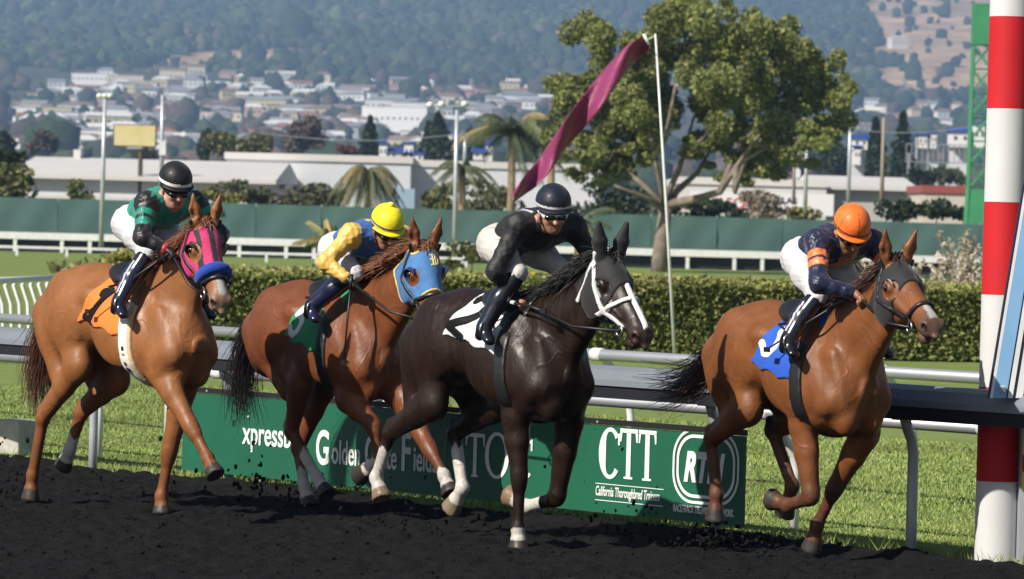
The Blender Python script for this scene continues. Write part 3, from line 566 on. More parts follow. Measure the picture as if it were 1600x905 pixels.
# ---------------------------------------------------------------- warehouses beyond the fence
M_ROOFW = mat('white_roof', (.62,.60,.58), .6, noise=(.25,.06)); M_WALLW = mat('white_wall', (.60,.62,.65), .7, noise=(.3,.06)); M_WALLC = mat('cream_wall', (.55,.50,.42), .7, noise=(.3,.06)); M_DARKWIN = mat('dark_opening', (.035,.045,.07), .35)
def warehouse(label, px0, px1, pyr, pyw, pyb, Y, deep=30, flat_=False, m_w=M_WALLW, m_r=M_ROOFW, bays=8, band=True, rise=0.):
    """pyr ridge, pyw eaves, pyb bottom of wall seen at the middle"""
    c = at((px0+px1)/2, pyb, Y); w = (px1-px0)*Y/F_PX; ze = at((px0+px1)/2, pyw, Y).z; zr = at((px0+px1)/2, pyr, Y+deep*.5).z; root = thing('warehouse', label, 'warehouse', (c.x, Y, 0), 0, 'low warehouses beyond the far fence')
    MB().box((0,deep/2,ze/2-.5),(w,deep,ze+1)).build('wall', m_w, root)
    if flat_:
        MB().box((0,deep/2,ze+.25),(w+.3,deep+.3,.5)).build('parapet', m_r, root)
    else:
        e = .7; MB().add([(-w/2-e,-e,ze),(w/2+e,-e,ze),(w/2+e,deep/2,zr),(-w/2-e,deep/2,zr),(w/2+e,deep+e,ze),(-w/2-e,deep+e,ze),(-w/2-e,-e,ze-.25),(w/2+e,-e,ze-.25)], [(0,1,2,3),(3,2,4,5),(6,7,1,0),(6,0,3,5),(7,4,2,1)]).build('roof', m_r, root)
        if rise: MB().box((-w*.36,deep/2,zr+.2),(w*.03,2,.7)).build('roof_vent', m_r, root)
    if band:
        nb = bays; 
        for i in range(nb):
            MB().box((-w/2+(i+.5)*w/nb, -.03, ze*.28), (w/nb*.86, .06, ze*.42)).build('opening', M_DARKWIN, root)
        MB().box((0,-.06,ze*.60),(w,.10,ze*.16)).build('fascia', M_ROOFW, root)
    return root
warehouse('long white low-roofed warehouse at far left', 28, 415, 249, 277, 306, 300, 34, bays=9, rise=1)
warehouse('low white shed at the left edge, roof sloping away', -90, 40, 250, 272, 306, 305, 20, bays=3)
warehouse('tall flat white warehouse between the green and yellow jockeys', 352, 640, 250, 252, 320, 330, 40, True, bays=6, band=False)
warehouse('white gabled shed behind the magenta hooded horse', 385, 430, 262, 290, 322, 318, 14, m_w=M_ROOFW, bays=2, band=False)
warehouse('long flat white warehouse behind the palms', 640, 935, 262, 264, 330, 335, 36, True, bays=7, band=False)
warehouse('pale warehouse with a painted wall sign right of the big tree', 1062, 1290, 281, 290, 345, 320, 30, True, m_w=M_ROOFW, bays=5, band=False)
wl = warehouse('grey-white warehouse with shallow pitched roof behind the orange helmet', 1285, 1418, 276, 292, 345, 325, 24, m_w=mat('grey_white_wall', (.46,.45,.43), .7), bays=4, band=False)
warehouse('cream shed with a red roof edge left of the green tower', 1443, 1512, 297, 302, 345, 300, 12, True, m_w=M_WALLC, m_r=mat('red_edge', (.30,.07,.06), .6), bays=3, band=False)
# pale blue loading doors on the palms warehouse
p = at(622, 318, 329); o = MB().box((0,0,0),(2.4,.1,2.2)).build('loading_door', mat('pale_blue_door', (.30,.42,.52), .6), None, loc=p); tag(o, 'pale blue loading door beside the yellow helmet on the white warehouse', 'door')
# wall sign
sg = thing('wall_sign', 'white wall sign with blurred red and black lettering on the pale warehouse', 'sign', at(1190, 318, 318.5), 0); wz = 318.5/F_PX
MB().box((0,0,0),(225*wz,.10,34*wz)).build('panel', mat('sign_white', (.74,.74,.75), .6), sg)
def wtext(b, x, z, size, m, bold=.02, sx=1.): text(b, x, z, size, sx, 0, bold, sg, m, 'LEFT', 1., 'lettering', -.06, .01)
M_SRED = mat('sign_red', (.55,.07,.07), .6); M_SBLK = mat('sign_black', (.03,.03,.06), .6)
wtext('& SONS', -78*wz, -9*wz, 24*wz, M_SRED, .015); wtext('ATLAS', 12*wz, 1*wz, 13*wz, M_SBLK, .02, 1.15); wtext('YARD', 14*wz, -14*wz, 15*wz, M_SBLK, .02, 1.15)

# blue-roofed white buildings
M_BLUER = mat('blue_roof', (.012,.065,.36), .5); M_VWHITE = mat('bright_white_wall', (.74,.74,.74), .7)
def blueroof(label, px, pyb, Y, wpx, parts):
    c = at(px, pyb, Y); k = Y/F_PX; root = thing('blue_roofed_building', label, 'building', (c.x, c.y, 0), 0, 'white buildings with blue roofs'); zb_ = c.z
    for (dx, w, h0, h1, kind) in parts:
        w_, a, b = w*k, zb_+h0*k, zb_+h1*k
        MB().box((dx*k, 2, (a+b)/2-(.0)), (w_, 4, b-a)).build('wall', M_VWHITE, root)
        if kind == 'g': MB().add([(dx*k-w_/2-.3,-.3,b),(dx*k+w_/2+.3,-.3,b),(dx*k+w_/2+.3,2,b+6*k),(dx*k-w_/2-.3,2,b+6*k),(dx*k+w_/2+.3,4.3,b),(dx*k-w_/2-.3,4.3,b)], [(0,1,2,3),(3,2,4,5),(0,3,5),(1,4,2)]).build('roof', M_BLUER, root)
        else: MB().box((dx*k, 2, b+1.3*k), (w_+.4, 4.4, 2.8*k)).build('roof', M_BLUER, root)
        for q in (-.25, .25): MB().box((dx*k+q*w_, -.04, a+(b-a)*.6), (w_*.14, .06, (b-a)*.22)).build('window', M_DARKWIN, root)
    MB().box((0, 3, zb_/2-2), (wpx*.8*k, 3, zb_+4)).build('base', M_WALLW, root)
blueroof('white blue-roofed building above the yellow helmet', 626, 254, 520, 66, [(-28,12,0,28,'f'),(-4,28,2,16,'g'),(12,14,0,30,'f'),(24,22,0,14,'f')])
blueroof('white blue-roofed building left of the tall palm', 752, 254, 540, 34, [(-2,22,4,16,'g'),(12,10,2,28,'f')])
blueroof('narrow white blue-roofed tower seen through the big tree\'s right side', 1252, 268, 520, 20, [(0,12,-10,44,'f'),(4,10,-30,4,'f')])
blueroof('white blue-roofed tower beside the street lamp', 1344, 238, 520, 22, [(0,22,4,22,'g'),(-4,10,-20,8,'f')])
blueroof('white blue-capped building left of the green tower', 1452, 232, 560, 40, [(-10,14,0,20,'f'),(6,10,0,24,'f')])
blueroof('large white blue-roofed house beside the green tower', 1500, 230, 560, 46, [(0,30,0,24,'g'),(30,16,0,36,'f')])
# overhead road gantry
g0 = at(1466, 240, 480); k = 480/F_PX; gt = thing('road_gantry', 'grey lattice road gantry between utility pole and green tower', 'gantry', (g0.x, g0.y, 0), 0)
M_GREYST = mat('galvanised', (.36,.39,.42), .5, .4)
for dz in (-14, 14): MB().box((0,0,g0.z+dz*k), (102*k,.3,1.5*k)).build('chord', M_GREYST, gt)
for i in range(13): MB().box((-50*k+i*8.33*k,0,g0.z),(1.0*k,.3,28*k)).build('web', M_GREYST, gt)
MB().box((-46*k,0,g0.z/2-3),(4*k,.5,g0.z+6)).build('leg', M_GREYST, gt); MB().box((-16*k,0,g0.z/2-3),(3*k,.5,g0.z+6)).build('leg', M_GREYST, gt)
# green lattice tower
k = 215/F_PX; tb_ = at(1527, 344, 215); tw = thing('lattice_tower', 'green lattice tower with a solid green box on top', 'tower', (tb_.x, tb_.y, 0), 0); M_GRN = mat('tower_green', (.05,.26,.12), .55, noise=(1,.12))
zt0 = at(1527, 70, 215).z; zt1 = at(1527, 6, 215).z; zb0 = at(1527, 296, 215).z
MB().box((0,0,(zt0+zt1)/2),(33*k,33*k,zt1-zt0)).build('top_box', M_GRN, tw)
for sx in (-1, 1):
    for sy in (-1, 1): MB().tube([(sx*22*k,sy*20*k,-.3),(sx*16*k,sy*15*k,zb0),(sx*14*k,sy*14*k,zt0)], .06, 6).build('corner_post', M_GRN, tw)
nb = 6
for i in range(nb):
    za, zb_ = zb0+(zt0-zb0)*i/nb, zb0+(zt0-zb0)*(i+1)/nb
    for sy in (-1, 1):
        for sx in (-1, 1): MB().tube([(sx*15.5*k,sy*14*k,za),(-sx*15*k,sy*14*k,zb_)], .032, 5).build('brace', M_GRN, tw)
        MB().tube([(-15*k,sy*14*k,zb_),(15*k,sy*14*k,zb_)], .03, 5).build('rung', M_GRN, tw)
MB().add([(-25*k,-22*k,-.3),(25*k,-22*k,-.3),(25*k,22*k,-.3),(-25*k,22*k,-.3),(-16*k,-15*k,zb0),(16*k,-15*k,zb0),(16*k,15*k,zb0),(-16*k,15*k,zb0)], [(0,1,5,4),(1,2,6,5),(2,3,7,6),(3,0,4,7),(4,5,6,7)]).build('base_skirt', M_GRN, tw)

# ---------------------------------------------------------------- hills
def hill_z(x, y):
    b = np.interp(y, [0,600,1200,2000,2600,3300,4200,4800,5600,6600,7400], [0,0,5,24,44,78,128,172,245,370,450]); px = 800+F_PX*x/np.maximum(y,1)
    w = np.clip((y-2600)/1800, 0, 1.)
    f = 34*(vnoise(x+9000, y*.8+500, 1/900., 61)-.5)+22*(vnoise(x+9000, y*.8+500, 1/330., 62)-.5)+7*(vnoise(x+9000, y+500, 1/120., 63)-.5)
    return b+f*w
xs = np.linspace(-2100, 2100, 260); ys = np.concatenate([np.linspace(420, 2400, 50), np.linspace(2440, 7400, 170)]); YY, XX = np.meshgrid(ys, xs, indexing='ij'); ZZ = hill_z(XX, YY)-.35*(YY < 600)
def hit(px, py):
    d = sight(px, py); t = np.arange(430, 7300, 12.); x, z = d.x/d.y*t, CAM_H+d.z/d.y*t; k = np.argmax(z < hill_z(x, t))
    return Vector((x[k], t[k], z[k])) if k else None
def dry_zone(x, y):
    """bare grass slopes: right-hand flank and two saddles"""
    px = 800+F_PX*x/y+.0; py = 345+.0262*(px-800)-F_PX*(hill_z(x, y)-CAM_H)/y; n1 = vnoise(x+9000, y, 1/160., 71)*.5+vnoise(x+9000, y, 1/60., 72)*.5
    a = np.clip((px-1335-.25*(py-60)-45*(n1-.5)*2)/30, 0, 1)*(py < 152+50*(n1-.5))
    b = ((px-370)/150)**2+((py-92-.10*(370-px))/20)**2; b = np.clip(1.25-b-1.4*(n1-.5)*2, 0, 1)*(px > 225)
    c = np.clip(1.2-(((px-545)/60)**2+((py-12)/14)**2)-1.2*(n1-.5)*2, 0, 1); e = np.clip(1.1-(((px-870)/70)**2+((py-122)/13)**2)-(n1-.5)*2, 0, 1)
    return np.clip(a+b+c+e, 0, 1)
dz_ = dry_zone(XX, YY)[...,None]; n2 = (vnoise(XX+9000, YY, 1/45., 73)*.6+vnoise(XX+9000, YY, 1/18., 74)*.4)[...,None]
colh = (np.array((.040,.055,.028))*(.6+.8*n2))*(1-dz_)+np.array((.68,.47,.31))*(.45+1.0*n2)*dz_
town = ((YY > 900) & (YY < 4300))[...,None]; colh = np.where(town & (dz_ < .5), np.array((.10,.10,.075))*(.6+.8*n2), colh)
hl = np_mesh('hills', np.stack([XX,YY,ZZ], -1).reshape(-1,3), grid_quads(*XX.shape)[:,::-1], mat('hillside', rough=.95, attr='Col', noise=(.03,.25,6), spec=.1), smooth=True, col=colh.reshape(-1,3)); tag(hl, kind='structure')
# forest on the hills: thousands of crowns reading as one wood
rg = np.random.default_rng(77); n = 64000; fy = 4150+2850*rg.random(n)**.9; fx = rg.uniform(-1, 1, n)*(fy*.175+60); dz = dry_zone(fx, fy); keep = (dz < .35) & (vnoise(fx+9000, fy, 1/70., 78) > .16) | (rg.random(n) < .02); fx, fy = fx[keep], fy[keep]; n = len(fx); fz = hill_z(fx, fy)
V, F = lump_mesh(n, rg, .38); r = rg.gamma(4, .95, n)+1.5; rz = r*rg.uniform(.9, 1.7, n); V = V*np.stack([r, r, rz], 1)[:,None,:]+np.stack([fx, fy, fz+rz*.45], 1)[:,None,:]
fc = pick([(.040,.062,.030),(.056,.080,.038),(.080,.100,.048),(.110,.102,.066),(.032,.050,.030)], n, rg, [.25,.3,.2,.1,.15], .5)*(.45+.75*vnoise(fx+9000, fy, 1/120., 79)+.5*vnoise(fx+9000, fy*1.6, 1/420., 80))[:,None]
tag(np_mesh('hill_forest', V.reshape(-1,3), F, mat('forest_crown', rough=.9, attr='Col', noise=(.25,.35,5), bump=(.5,.8,1.5), spec=.1), smooth=False, col=np.repeat(fc, 12, 0)), 'dense dark green forest covering the hills', 'forest', kind='stuff')
# trees between the houses: also one mass
n = 2500; fy = 1350+2950*rg.random(n)**.8; fx = rg.uniform(-1, 1, n)*(fy*.175+40); fz = hill_z(fx, fy); keep = (vnoise(fx+9000, fy, 1/110., 81) > .30) & (dry_zone(fx, fy) < .5); fx, fy, fz = fx[keep], fy[keep], fz[keep]; n = len(fx)
V, F = lump_mesh(n, rg, .40); r = rg.gamma(5, .75, n)+1.6; rz = r*rg.uniform(.8,1.6,n); V = V*np.stack([r, r, rz], 1)[:,None,:]+np.stack([fx, fy, fz+rz*.4], 1)[:,None,:]
fc = pick([(.035,.055,.028),(.06,.08,.04),(.10,.08,.065),(.13,.095,.08),(.05,.06,.045)], n, rg, [.3,.25,.17,.13,.15], .5)
tag(np_mesh('town_trees', V.reshape(-1,3), F, mat('town_crown', rough=.9, attr='Col', noise=(.4,.35,5), bump=(.7,.8,1.), spec=.1), smooth=False, col=np.repeat(fc, 12, 0)), 'trees massed between the houses on the lower slope', 'trees', kind='stuff')

# individual trees standing out of the town
def blob_tree(label, px, pyt, pyb, Y, wpx, cols, conic, seed):
    k = Y/F_PX; c = at(px, pyb, Y); h_ = (pyb-pyt)*k; root = thing('conifer' if conic else 'town_tree', label, 'tree', (c.x, c.y, c.z-4), 0, 'trees standing out above the warehouses'); rg = np.random.default_rng(seed); pts = []
    n = 1500
    if conic:
        u = rg.random(n)**.75; a = rg.uniform(0,6.28,n); rr = wpx*k/2*(1-u)**.85*(.55+.45*rg.random(n))*(1+.18*np.sin(u*34)); pts = np.stack([rr*np.cos(a), rr*np.sin(a), 4+u*h_], 1)
    else:
        for i in range(9):
            o_ = rg.normal(0,.42,3)*np.array([wpx*k/2, wpx*k/2, h_*.33]); pts.append(blob_pts((o_[0],o_[1],4+h_*.55+o_[2]), np.array([wpx*k/2, wpx*k/2, h_/2])*rg.uniform(.38,.6), n//9, rg, .5))
        pts = np.concatenate(pts)
    leaf_cloud('crown', pts, h_*.045+.14, pick(cols, len(pts), rg, None, .5), root, seed); mb = MB(); mb.tube([(0,0,-6),(0,0,4+h_*.6)], [h_*.035,.05], 6); mb.build('trunk', M_BARKDK, root)
TAW = [(.13,.10,.08),(.17,.13,.10),(.10,.085,.07)]
for i, (lb, px, t_, b_, Y, w_, cols, cn) in enumerate([('slim dark conifer above the shaggy palm', 577, 182, 252, 560, 42, DKG, 1),('broad dark conifer left of the middle light pole', 683, 176, 256, 600, 72, DKG, 1),('second dark conifer just left of the light pole lamps', 668, 190, 250, 640, 36, DKG, 1),
  ('round olive tree right of the yellow billboard', 350, 198, 256, 520, 74, OLIVE, 0),('dark round tree beside the olive one', 318, 204, 258, 560, 30, DKG, 0),('olive tree left of the bare brown tree', 402, 205, 256, 530, 44, OLIVE, 0),('bare brown tree right of the olive trees', 474, 176, 252, 620, 76, TAW, 0),('bare brown tree at left of the light pole', 66, 200, 252, 700, 56, TAW, 0),('dark tree at the far left edge of the town', 8, 205, 258, 620, 40, DKG, 0),
  ('grey-brown tree under the yellow billboard', 226, 222, 262, 560, 40, GREY_G, 0),('tall conifer right of the street lamp', 1408, 178, 300, 560, 56, DKG, 1),('dark conifer behind the utility pole', 1366, 186, 296, 590, 58, DKG, 1),('broad dark tree behind the painted wall sign', 1215, 214, 285, 640, 120, DKG, 0),('dark tree right of the painted wall sign', 1300, 220, 285, 640, 80, DKG, 0),('dark tree under the road gantry', 1440, 262, 300, 470, 44, DKG, 0),
  ('rusty shrub tree left of the blue-roofed building', 546, 222, 254, 580, 30, [(.22,.09,.06),(.15,.09,.06)], 0),('dark tree between middle pole and blue roof', 735, 205, 258, 640, 30, DKG, 0),('dark green tree behind the tall palm', 850, 185, 262, 640, 60, DKG, 0),('grey bush tree under the streamer', 935, 250, 305, 420, 60, GREY_G, 0),('olive tree below the gantry by the green tower', 1482, 258, 300, 480, 40, GREY_G, 0)]):
    blob_tree(lb, px, t_, b_, Y, w_, cols, cn, 200+i)

# ---------------------------------------------------------------- houses of the town, each its own
HW = {'white': (.86,.86,.86), 'cream': (.80,.71,.55), 'tan': (.45,.36,.27), 'pink': (.52,.36,.31), 'grey': (.38,.38,.40), 'pale yellow': (.62,.55,.33)}; HR = {'grey': (.30,.30,.33), 'brown': (.27,.19,.15), 'white': (.78,.77,.76), 'red-brown': (.34,.16,.12)}
MW = {k: mat('house_wall_'+k.replace(' ','_'), v, .8) for k, v in HW.items()}; MR = {k: mat('house_roof_'+k.replace('-','_'), v, .8) for k, v in HR.items()}; M_HWIN = mat('house_window', (.05,.06,.08), .2)
HMESH = {}
def house_mesh(kind, w, d, h):
    key = (kind, w, d, h)
    if key not in HMESH:
        a = MB().box((0,0,h/2-2),(w,d,h+4)); me1 = bpy.data.meshes.new('wall'); me1.from_pydata(a.v, [], a.f)
        e = .5; rz_ = 2.4 if kind == 'gable' else (.6 if kind == 'flat' else 2.6); b = MB()
        if kind == 'gable': b.add([(-w/2-e,-d/2-e,h),(w/2+e,-d/2-e,h),(w/2+e,d/2+e,h),(-w/2-e,d/2+e,h),(-w/2-e,0,h+rz_),(w/2+e,0,h+rz_)], [(0,1,5,4),(2,3,4,5),(3,0,4),(1,2,5),(3,2,1,0)])
        elif kind == 'hip': b.add([(-w/2-e,-d/2-e,h),(w/2+e,-d/2-e,h),(w/2+e,d/2+e,h),(-w/2-e,d/2+e,h),(-w/4,0,h+rz_),(w/4,0,h+rz_)], [(0,1,5,4),(2,3,4,5),(3,0,4),(1,2,5),(3,2,1,0)])
        else: b.box((0,0,h+rz_/2),(w+.6,d+.6,rz_))
        me2 = bpy.data.meshes.new('roof'); me2.from_pydata(b.v, [], b.f)
        c = MB().box((0,0,0),(1.5,.12,1.4)); me3 = bpy.data.meshes.new('window'); me3.from_pydata(c.v, [], c.f); HMESH[key] = (me1, me2, me3)
    return HMESH[key]
LANDM = [(-20,150,'at the far left of the town'),(150,225,'near the left light pole'),(225,330,'above the billboard'),(330,430,'above the olive tree'),(430,520,'above the bare brown tree'),(520,620,'above the slim conifer'),(620,700,'above the broad conifer'),(700,790,'beside the middle light pole'),(790,900,'left of the big tree'),(900,1340,'behind the big tree'),(1340,1480,'on the right-hand slope'),(1480,1620,'behind the green tower')]
def house(px, py, wm, hm, dm, kind, cw, cr, rot=0.):
    p = hit(px, py)
    if p is None: return
    where = [t for a, b, t in LANDM if a <= px < b]; where = where[0] if where else 'in the town'; lvl = 'high' if py < 128 else ('low' if py > 185 else 'mid-slope')
    big_ = 'long ' if wm > 22 else ('small ' if wm < 9 else '')
    root = thing('house', '%s%s house, %s %s roof, %s, %s' % (big_, cw, cr, kind, lvl, where), 'house', (p.x, p.y, p.z), rot, 'houses on the hillside'); me1, me2, me3 = house_mesh(kind, wm, dm, hm)
    for nm, me, m in (('wall', me1, MW[cw]), ('roof', me2, MR[cr])):
        o = bpy.data.objects.new(nm, me); COL.objects.link(o); o.parent = root
        if not me.materials: me.materials.append(None)
        o.material_slots[0].link = 'OBJECT'; o.material_slots[0].material = m
    if wm > 11:
        for q in range(int(wm//4)):
            o = bpy.data.objects.new('window', me3); COL.objects.link(o); o.parent = root; o.location = (-wm/2+2+q*4, -dm/2-.03, hm*.55)
            if not me3.materials: me3.materials.append(M_HWIN)
hand = [(152,133,40,9,16,'flat','white','white'),(196,136,30,9,14,'flat','cream','white'),(214,141,26,7,14,'flat','pale yellow','white'),(88,139,14,6,10,'gable','white','grey'),(270,132,22,12,14,'gable','cream','brown'),(300,122,22,10,14,'gable','cream','brown'),(345,92,18,5,10,'gable','cream','grey'),(415,146,24,10,14,'gable','white','grey'),(130,165,22,6,12,'hip','white','grey'),(155,150,30,5,12,'flat','white','white'),(60,168,20,6,12,'hip','cream','brown'),(285,160,28,8,14,'hip','white','grey'),(285,178,26,7,12,'gable','cream','brown'),
 (428,116,10,5,8,'hip','white','white'),(445,170,30,7,12,'hip','white','grey'),(490,158,34,7,14,'hip','cream','grey'),(515,186,36,7,14,'hip','pale yellow','brown'),(470,182,26,6,12,'gable','white','grey'),(545,155,26,7,12,'hip','white','grey'),(606,176,32,9,16,'hip','white','grey'),(622,207,44,16,18,'flat','white','white'),(650,204,30,18,16,'flat','white','grey'),(560,205,24,8,12,'gable','white','brown'),(672,172,20,6,12,'hip','white','grey'),(700,165,24,7,12,'hip','cream','brown'),(640,150,30,7,12,'flat','pink','grey'),(728,156,12,6,9,'gable','pink','red-brown'),(772,158,30,9,14,'flat','pink','red-brown'),(808,168,30,10,14,'hip','white','grey'),(822,155,26,6,12,'hip','tan','red-brown'),
 (668,140,12,6,9,'hip','white','white'),(690,148,14,5,9,'hip','white','grey'),(120,178,26,6,12,'hip','white','brown'),(190,176,24,6,12,'gable','tan','grey'),(170,190,36,5,12,'flat','white','grey'),(245,196,24,5,10,'hip','white','grey'),(265,208,22,5,10,'flat','white','white'),(85,225,10,7,8,'gable','white','grey'),(105,228,10,6,8,'hip','white','grey'),(130,234,14,6,8,'gable','cream','brown'),(215,160,16,5,10,'hip','tan','brown'),(1403,76,20,12,16,'hip','white','white'),(1318,110,9,9,8,'flat','white','white'),(880,158,22,7,12,'hip','pink','brown'),(345,175,20,6,12,'hip','pink','brown'),(375,182,24,6,12,'hip','white','grey'),(395,168,20,6,12,'gable','cream','grey')]
for hs in hand: house(*hs, rot=random.uniform(-.3,.3))
rr = random.Random(5); cnt = 0
while cnt < 225:
    px = rr.uniform(20, 900); py = rr.uniform(140, 236) if rr.random() < .85 else rr.uniform(118, 145)
    if px < 120 and py < 150: continue
    w_ = rr.choice([12,14,16,18,22,28]); house(px, py, w_, rr.choice([5,6,7]), rr.choice([9,11]), rr.choice(['hip','gable','flat','hip']), rr.choice(['white','white','cream','white','pink','grey','white','pale yellow']), rr.choice(['grey','white','grey','brown','white','white','red-brown','grey']), rr.uniform(-.4,.4)); cnt += 1
for i in range(16): house(rr.uniform(1345,1500), rr.uniform(150,215), rr.choice([9,12,15]), 6, 10, rr.choice(['hip','gable']), rr.choice(['white','cream','grey']), rr.choice(['grey','brown']), rr.uniform(-.4,.4))
# transmission pylon on the right-hand slope
pp = hit(1413, 168)
if pp:
    k = pp.y/F_PX; py_ = thing('pylon', 'grey lattice power pylon on the right-hand slope', 'pylon', (pp.x, pp.y, pp.z), 0); Hh = 46*k
    for sx in (-1, 1): MB().tube([(sx*7*k,0,0),(sx*2*k,0,Hh*.6),(sx*1.2*k,0,Hh)], .5, 5).build('leg', M_GREYST, py_)
    for z in (.62,.78,.92): MB().box((0,0,Hh*z),(20*k*(1.2-z*.3),.6,.6)).build('cross_arm', M_GREYST, py_)
    for i in range(6): MB().tube([(-6*k*(1-i/8),0,Hh*i/7),(5.5*k*(1-i/8),0,Hh*(i+1)/7)], .25, 4).build('brace', M_GREYST, py_)

# overhead wires strung between the far poles
for lb, a_, b_, Y in (('thin overhead wire crossing behind the middle light pole', (390,206), (760,204), 430), ('thin overhead wire right of the big tree', (1290,196), (1560,190), 430)):
    p, q = at(*a_, Y), at(*b_, Y); pts_ = [p.lerp(q, i/10)-Vector((0,0,.9*math.sin(math.pi*i/10))) for i in range(11)]
    tag(MB().tube(pts_, .05, 4).build('overhead_wire', M_GREYST), lb, 'wire')
# ================================================================== implicit surfaces (smooth union of tapered, flattened limbs)
def v3(*a): return np.array(a, np.float32)
class Seg:
    """tapered limb a->b, radii (side, fore-aft) at each end, flattened along unit vector lat"""
    def __init__(s, a, b, ra, rb, lat=(0,1,0), k=.03):
        s.a, s.b = np.array(a, float), np.array(b, float)
        s.ra = ra if isinstance(ra, tuple) else (ra, ra); s.rb = rb if isinstance(rb, tuple) else (rb, rb)
        s.lat = np.array(lat, float)/np.linalg.norm(lat); s.k = k
        m = max(s.ra+s.rb)+k+.03
        s.lo = np.minimum(s.a, s.b)-m; s.hi = np.maximum(s.a, s.b)+m
    def ev(s, X, Y, Z):
        ab = s.b-s.a; L2 = max(ab@ab, 1e-9)
        x, y, z = X-s.a[0], Y-s.a[1], Z-s.a[2]
        t = np.clip((x*ab[0]+y*ab[1]+z*ab[2])/L2, 0, 1)
        x, y, z = x-t*ab[0], y-t*ab[1], z-t*ab[2]
        rl = s.ra[0]+(s.rb[0]-s.ra[0])*t; rs = s.ra[1]+(s.rb[1]-s.ra[1])*t
        dl = x*s.lat[0]+y*s.lat[1]+z*s.lat[2]; d2 = np.maximum(x*x+y*y+z*z-dl*dl, 0)
        k0 = np.sqrt((dl/rl)**2+d2/rs**2)
        k1 = np.sqrt((dl/rl**2)**2+d2/rs**4)+1e-6
        return k0*(k0-1)/k1
class Ell:
    def __init__(s, c, r, M=None, k=.03):
        s.c = np.array(c, float); s.r = np.array(r, float); s.M = np.eye(3) if M is None else np.array(M, float); s.k = k   # rows of M: local axes
        m = max(r)+k+.03; s.lo = s.c-m; s.hi = s.c+m
    def ev(s, X, Y, Z):
        d = (X-s.c[0], Y-s.c[1], Z-s.c[2]); k0 = 0; k1 = 0
        for i in range(3):
            u = d[0]*s.M[i, 0]+d[1]*s.M[i, 1]+d[2]*s.M[i, 2]
            k0 = k0+(u/s.r[i])**2; k1 = k1+(u/s.r[i]**2)**2
        k0 = np.sqrt(k0); return k0*(k0-1)/(np.sqrt(k1)+1e-6)
class Loft:
    """body swept along a local axis; stations (t, top, bottom, halfwidth[, pinch]); frame O, rows of M = (axis, side, up)"""
    def __init__(s, st, O=(0,0,0), M=None, k=.04):
        s.st = np.array([tuple(q)+(0.,)*(5-len(q)) for q in st], float); s.O = np.array(O, float); s.M = np.eye(3) if M is None else np.array(M, float); s.k = k
        t = s.st[:, 0]; m = k+.03
        cs = []
        for tt in (t[0]-m, t[-1]+m):
            for yy in (-s.st[:, 3].max()-m, s.st[:, 3].max()+m):
                for zz in (s.st[:, 2].min()-m, s.st[:, 1].max()+m): cs.append(s.O+np.array([tt, yy, zz]) @ s.M)
        cs = np.array(cs); s.lo = cs.min(0); s.hi = cs.max(0)
        tt = np.linspace(t[0], t[-1], 200); s.tt = tt
        s.tab = [s.pchip(t, s.st[:, i], tt) for i in (1, 2, 3, 4)]
    @staticmethod
    def pchip(x, y, q):
        h = np.diff(x); d = np.diff(y)/h; m = np.zeros(len(x)); m[0] = d[0]; m[-1] = d[-1]
        for i in range(1, len(x)-1):
            m[i] = 0 if d[i-1]*d[i] <= 0 else 2*d[i-1]*d[i]/(d[i-1]+d[i])*.9
        i = np.clip(np.searchsorted(x, q)-1, 0, len(h)-1); t = (q-x[i])/h[i]
        return (2*t**3-3*t**2+1)*y[i]+(t**3-2*t**2+t)*h[i]*m[i]+(-2*t**3+3*t**2)*y[i+1]+(t**3-t**2)*h[i]*m[i+1]
    def ev(s, X, Y, Z):
        d = (X-s.O[0], Y-s.O[1], Z-s.O[2])
        u, v, w = [d[0]*s.M[i, 0]+d[1]*s.M[i, 1]+d[2]*s.M[i, 2] for i in range(3)]
        uc = np.clip(u, s.tt[0], s.tt[-1]); top, bot, hw, pin = [np.interp(uc, s.tt, q) for q in s.tab]
        zc = (top+bot)/2; hh = np.maximum((top-bot)/2, .01); rel = np.clip((w-zc)/hh, -1.2, 1.2)
        hwz = np.maximum(hw*(1-pin*rel), .01); ex = u-uc
        k0 = np.sqrt((v/hwz)**2+((w-zc)/hh)**2+(ex/.03)**2)
        k1 = np.sqrt((v/hwz**2)**2+((w-zc)/hh**2)**2+(ex/.03**2)**2)+1e-6
        return k0*(k0-1)/k1
def smin(a, b, k):
    h = np.maximum(k-np.abs(a-b), 0)/k
    return np.minimum(a, b)-h*h*k*.25
def grid_axes(lo, hi, res):
    return [np.arange(lo[i], hi[i]+res, res, dtype=np.float32) for i in range(3)]
def field(prims, lo, hi, res, subs=(), offset=0.):
    ax = grid_axes(lo, hi, res); D = np.full([len(a) for a in ax], .25, np.float32)
    for p, neg in [(p, 0) for p in prims]+[(p, 1) for p in subs]:
        sl = [];
        for i in range(3):
            a = max(int((p.lo[i]-offset-lo[i])/res)-1, 0); b = min(int((p.hi[i]+offset-lo[i])/res)+2, len(ax[i])); sl.append((a, b))
        if any(b <= a for a, b in sl): continue
        S = tuple(slice(a, b) for a, b in sl)
        X, Y, Z = np.meshgrid(*[ax[i][sl[i][0]:sl[i][1]] for i in range(3)], indexing='ij', sparse=True)
        d = p.ev(X, Y, Z).astype(np.float32)
        D[S] = -smin(-D[S], d, p.k) if neg else smin(D[S], d, p.k)
    return ax, D
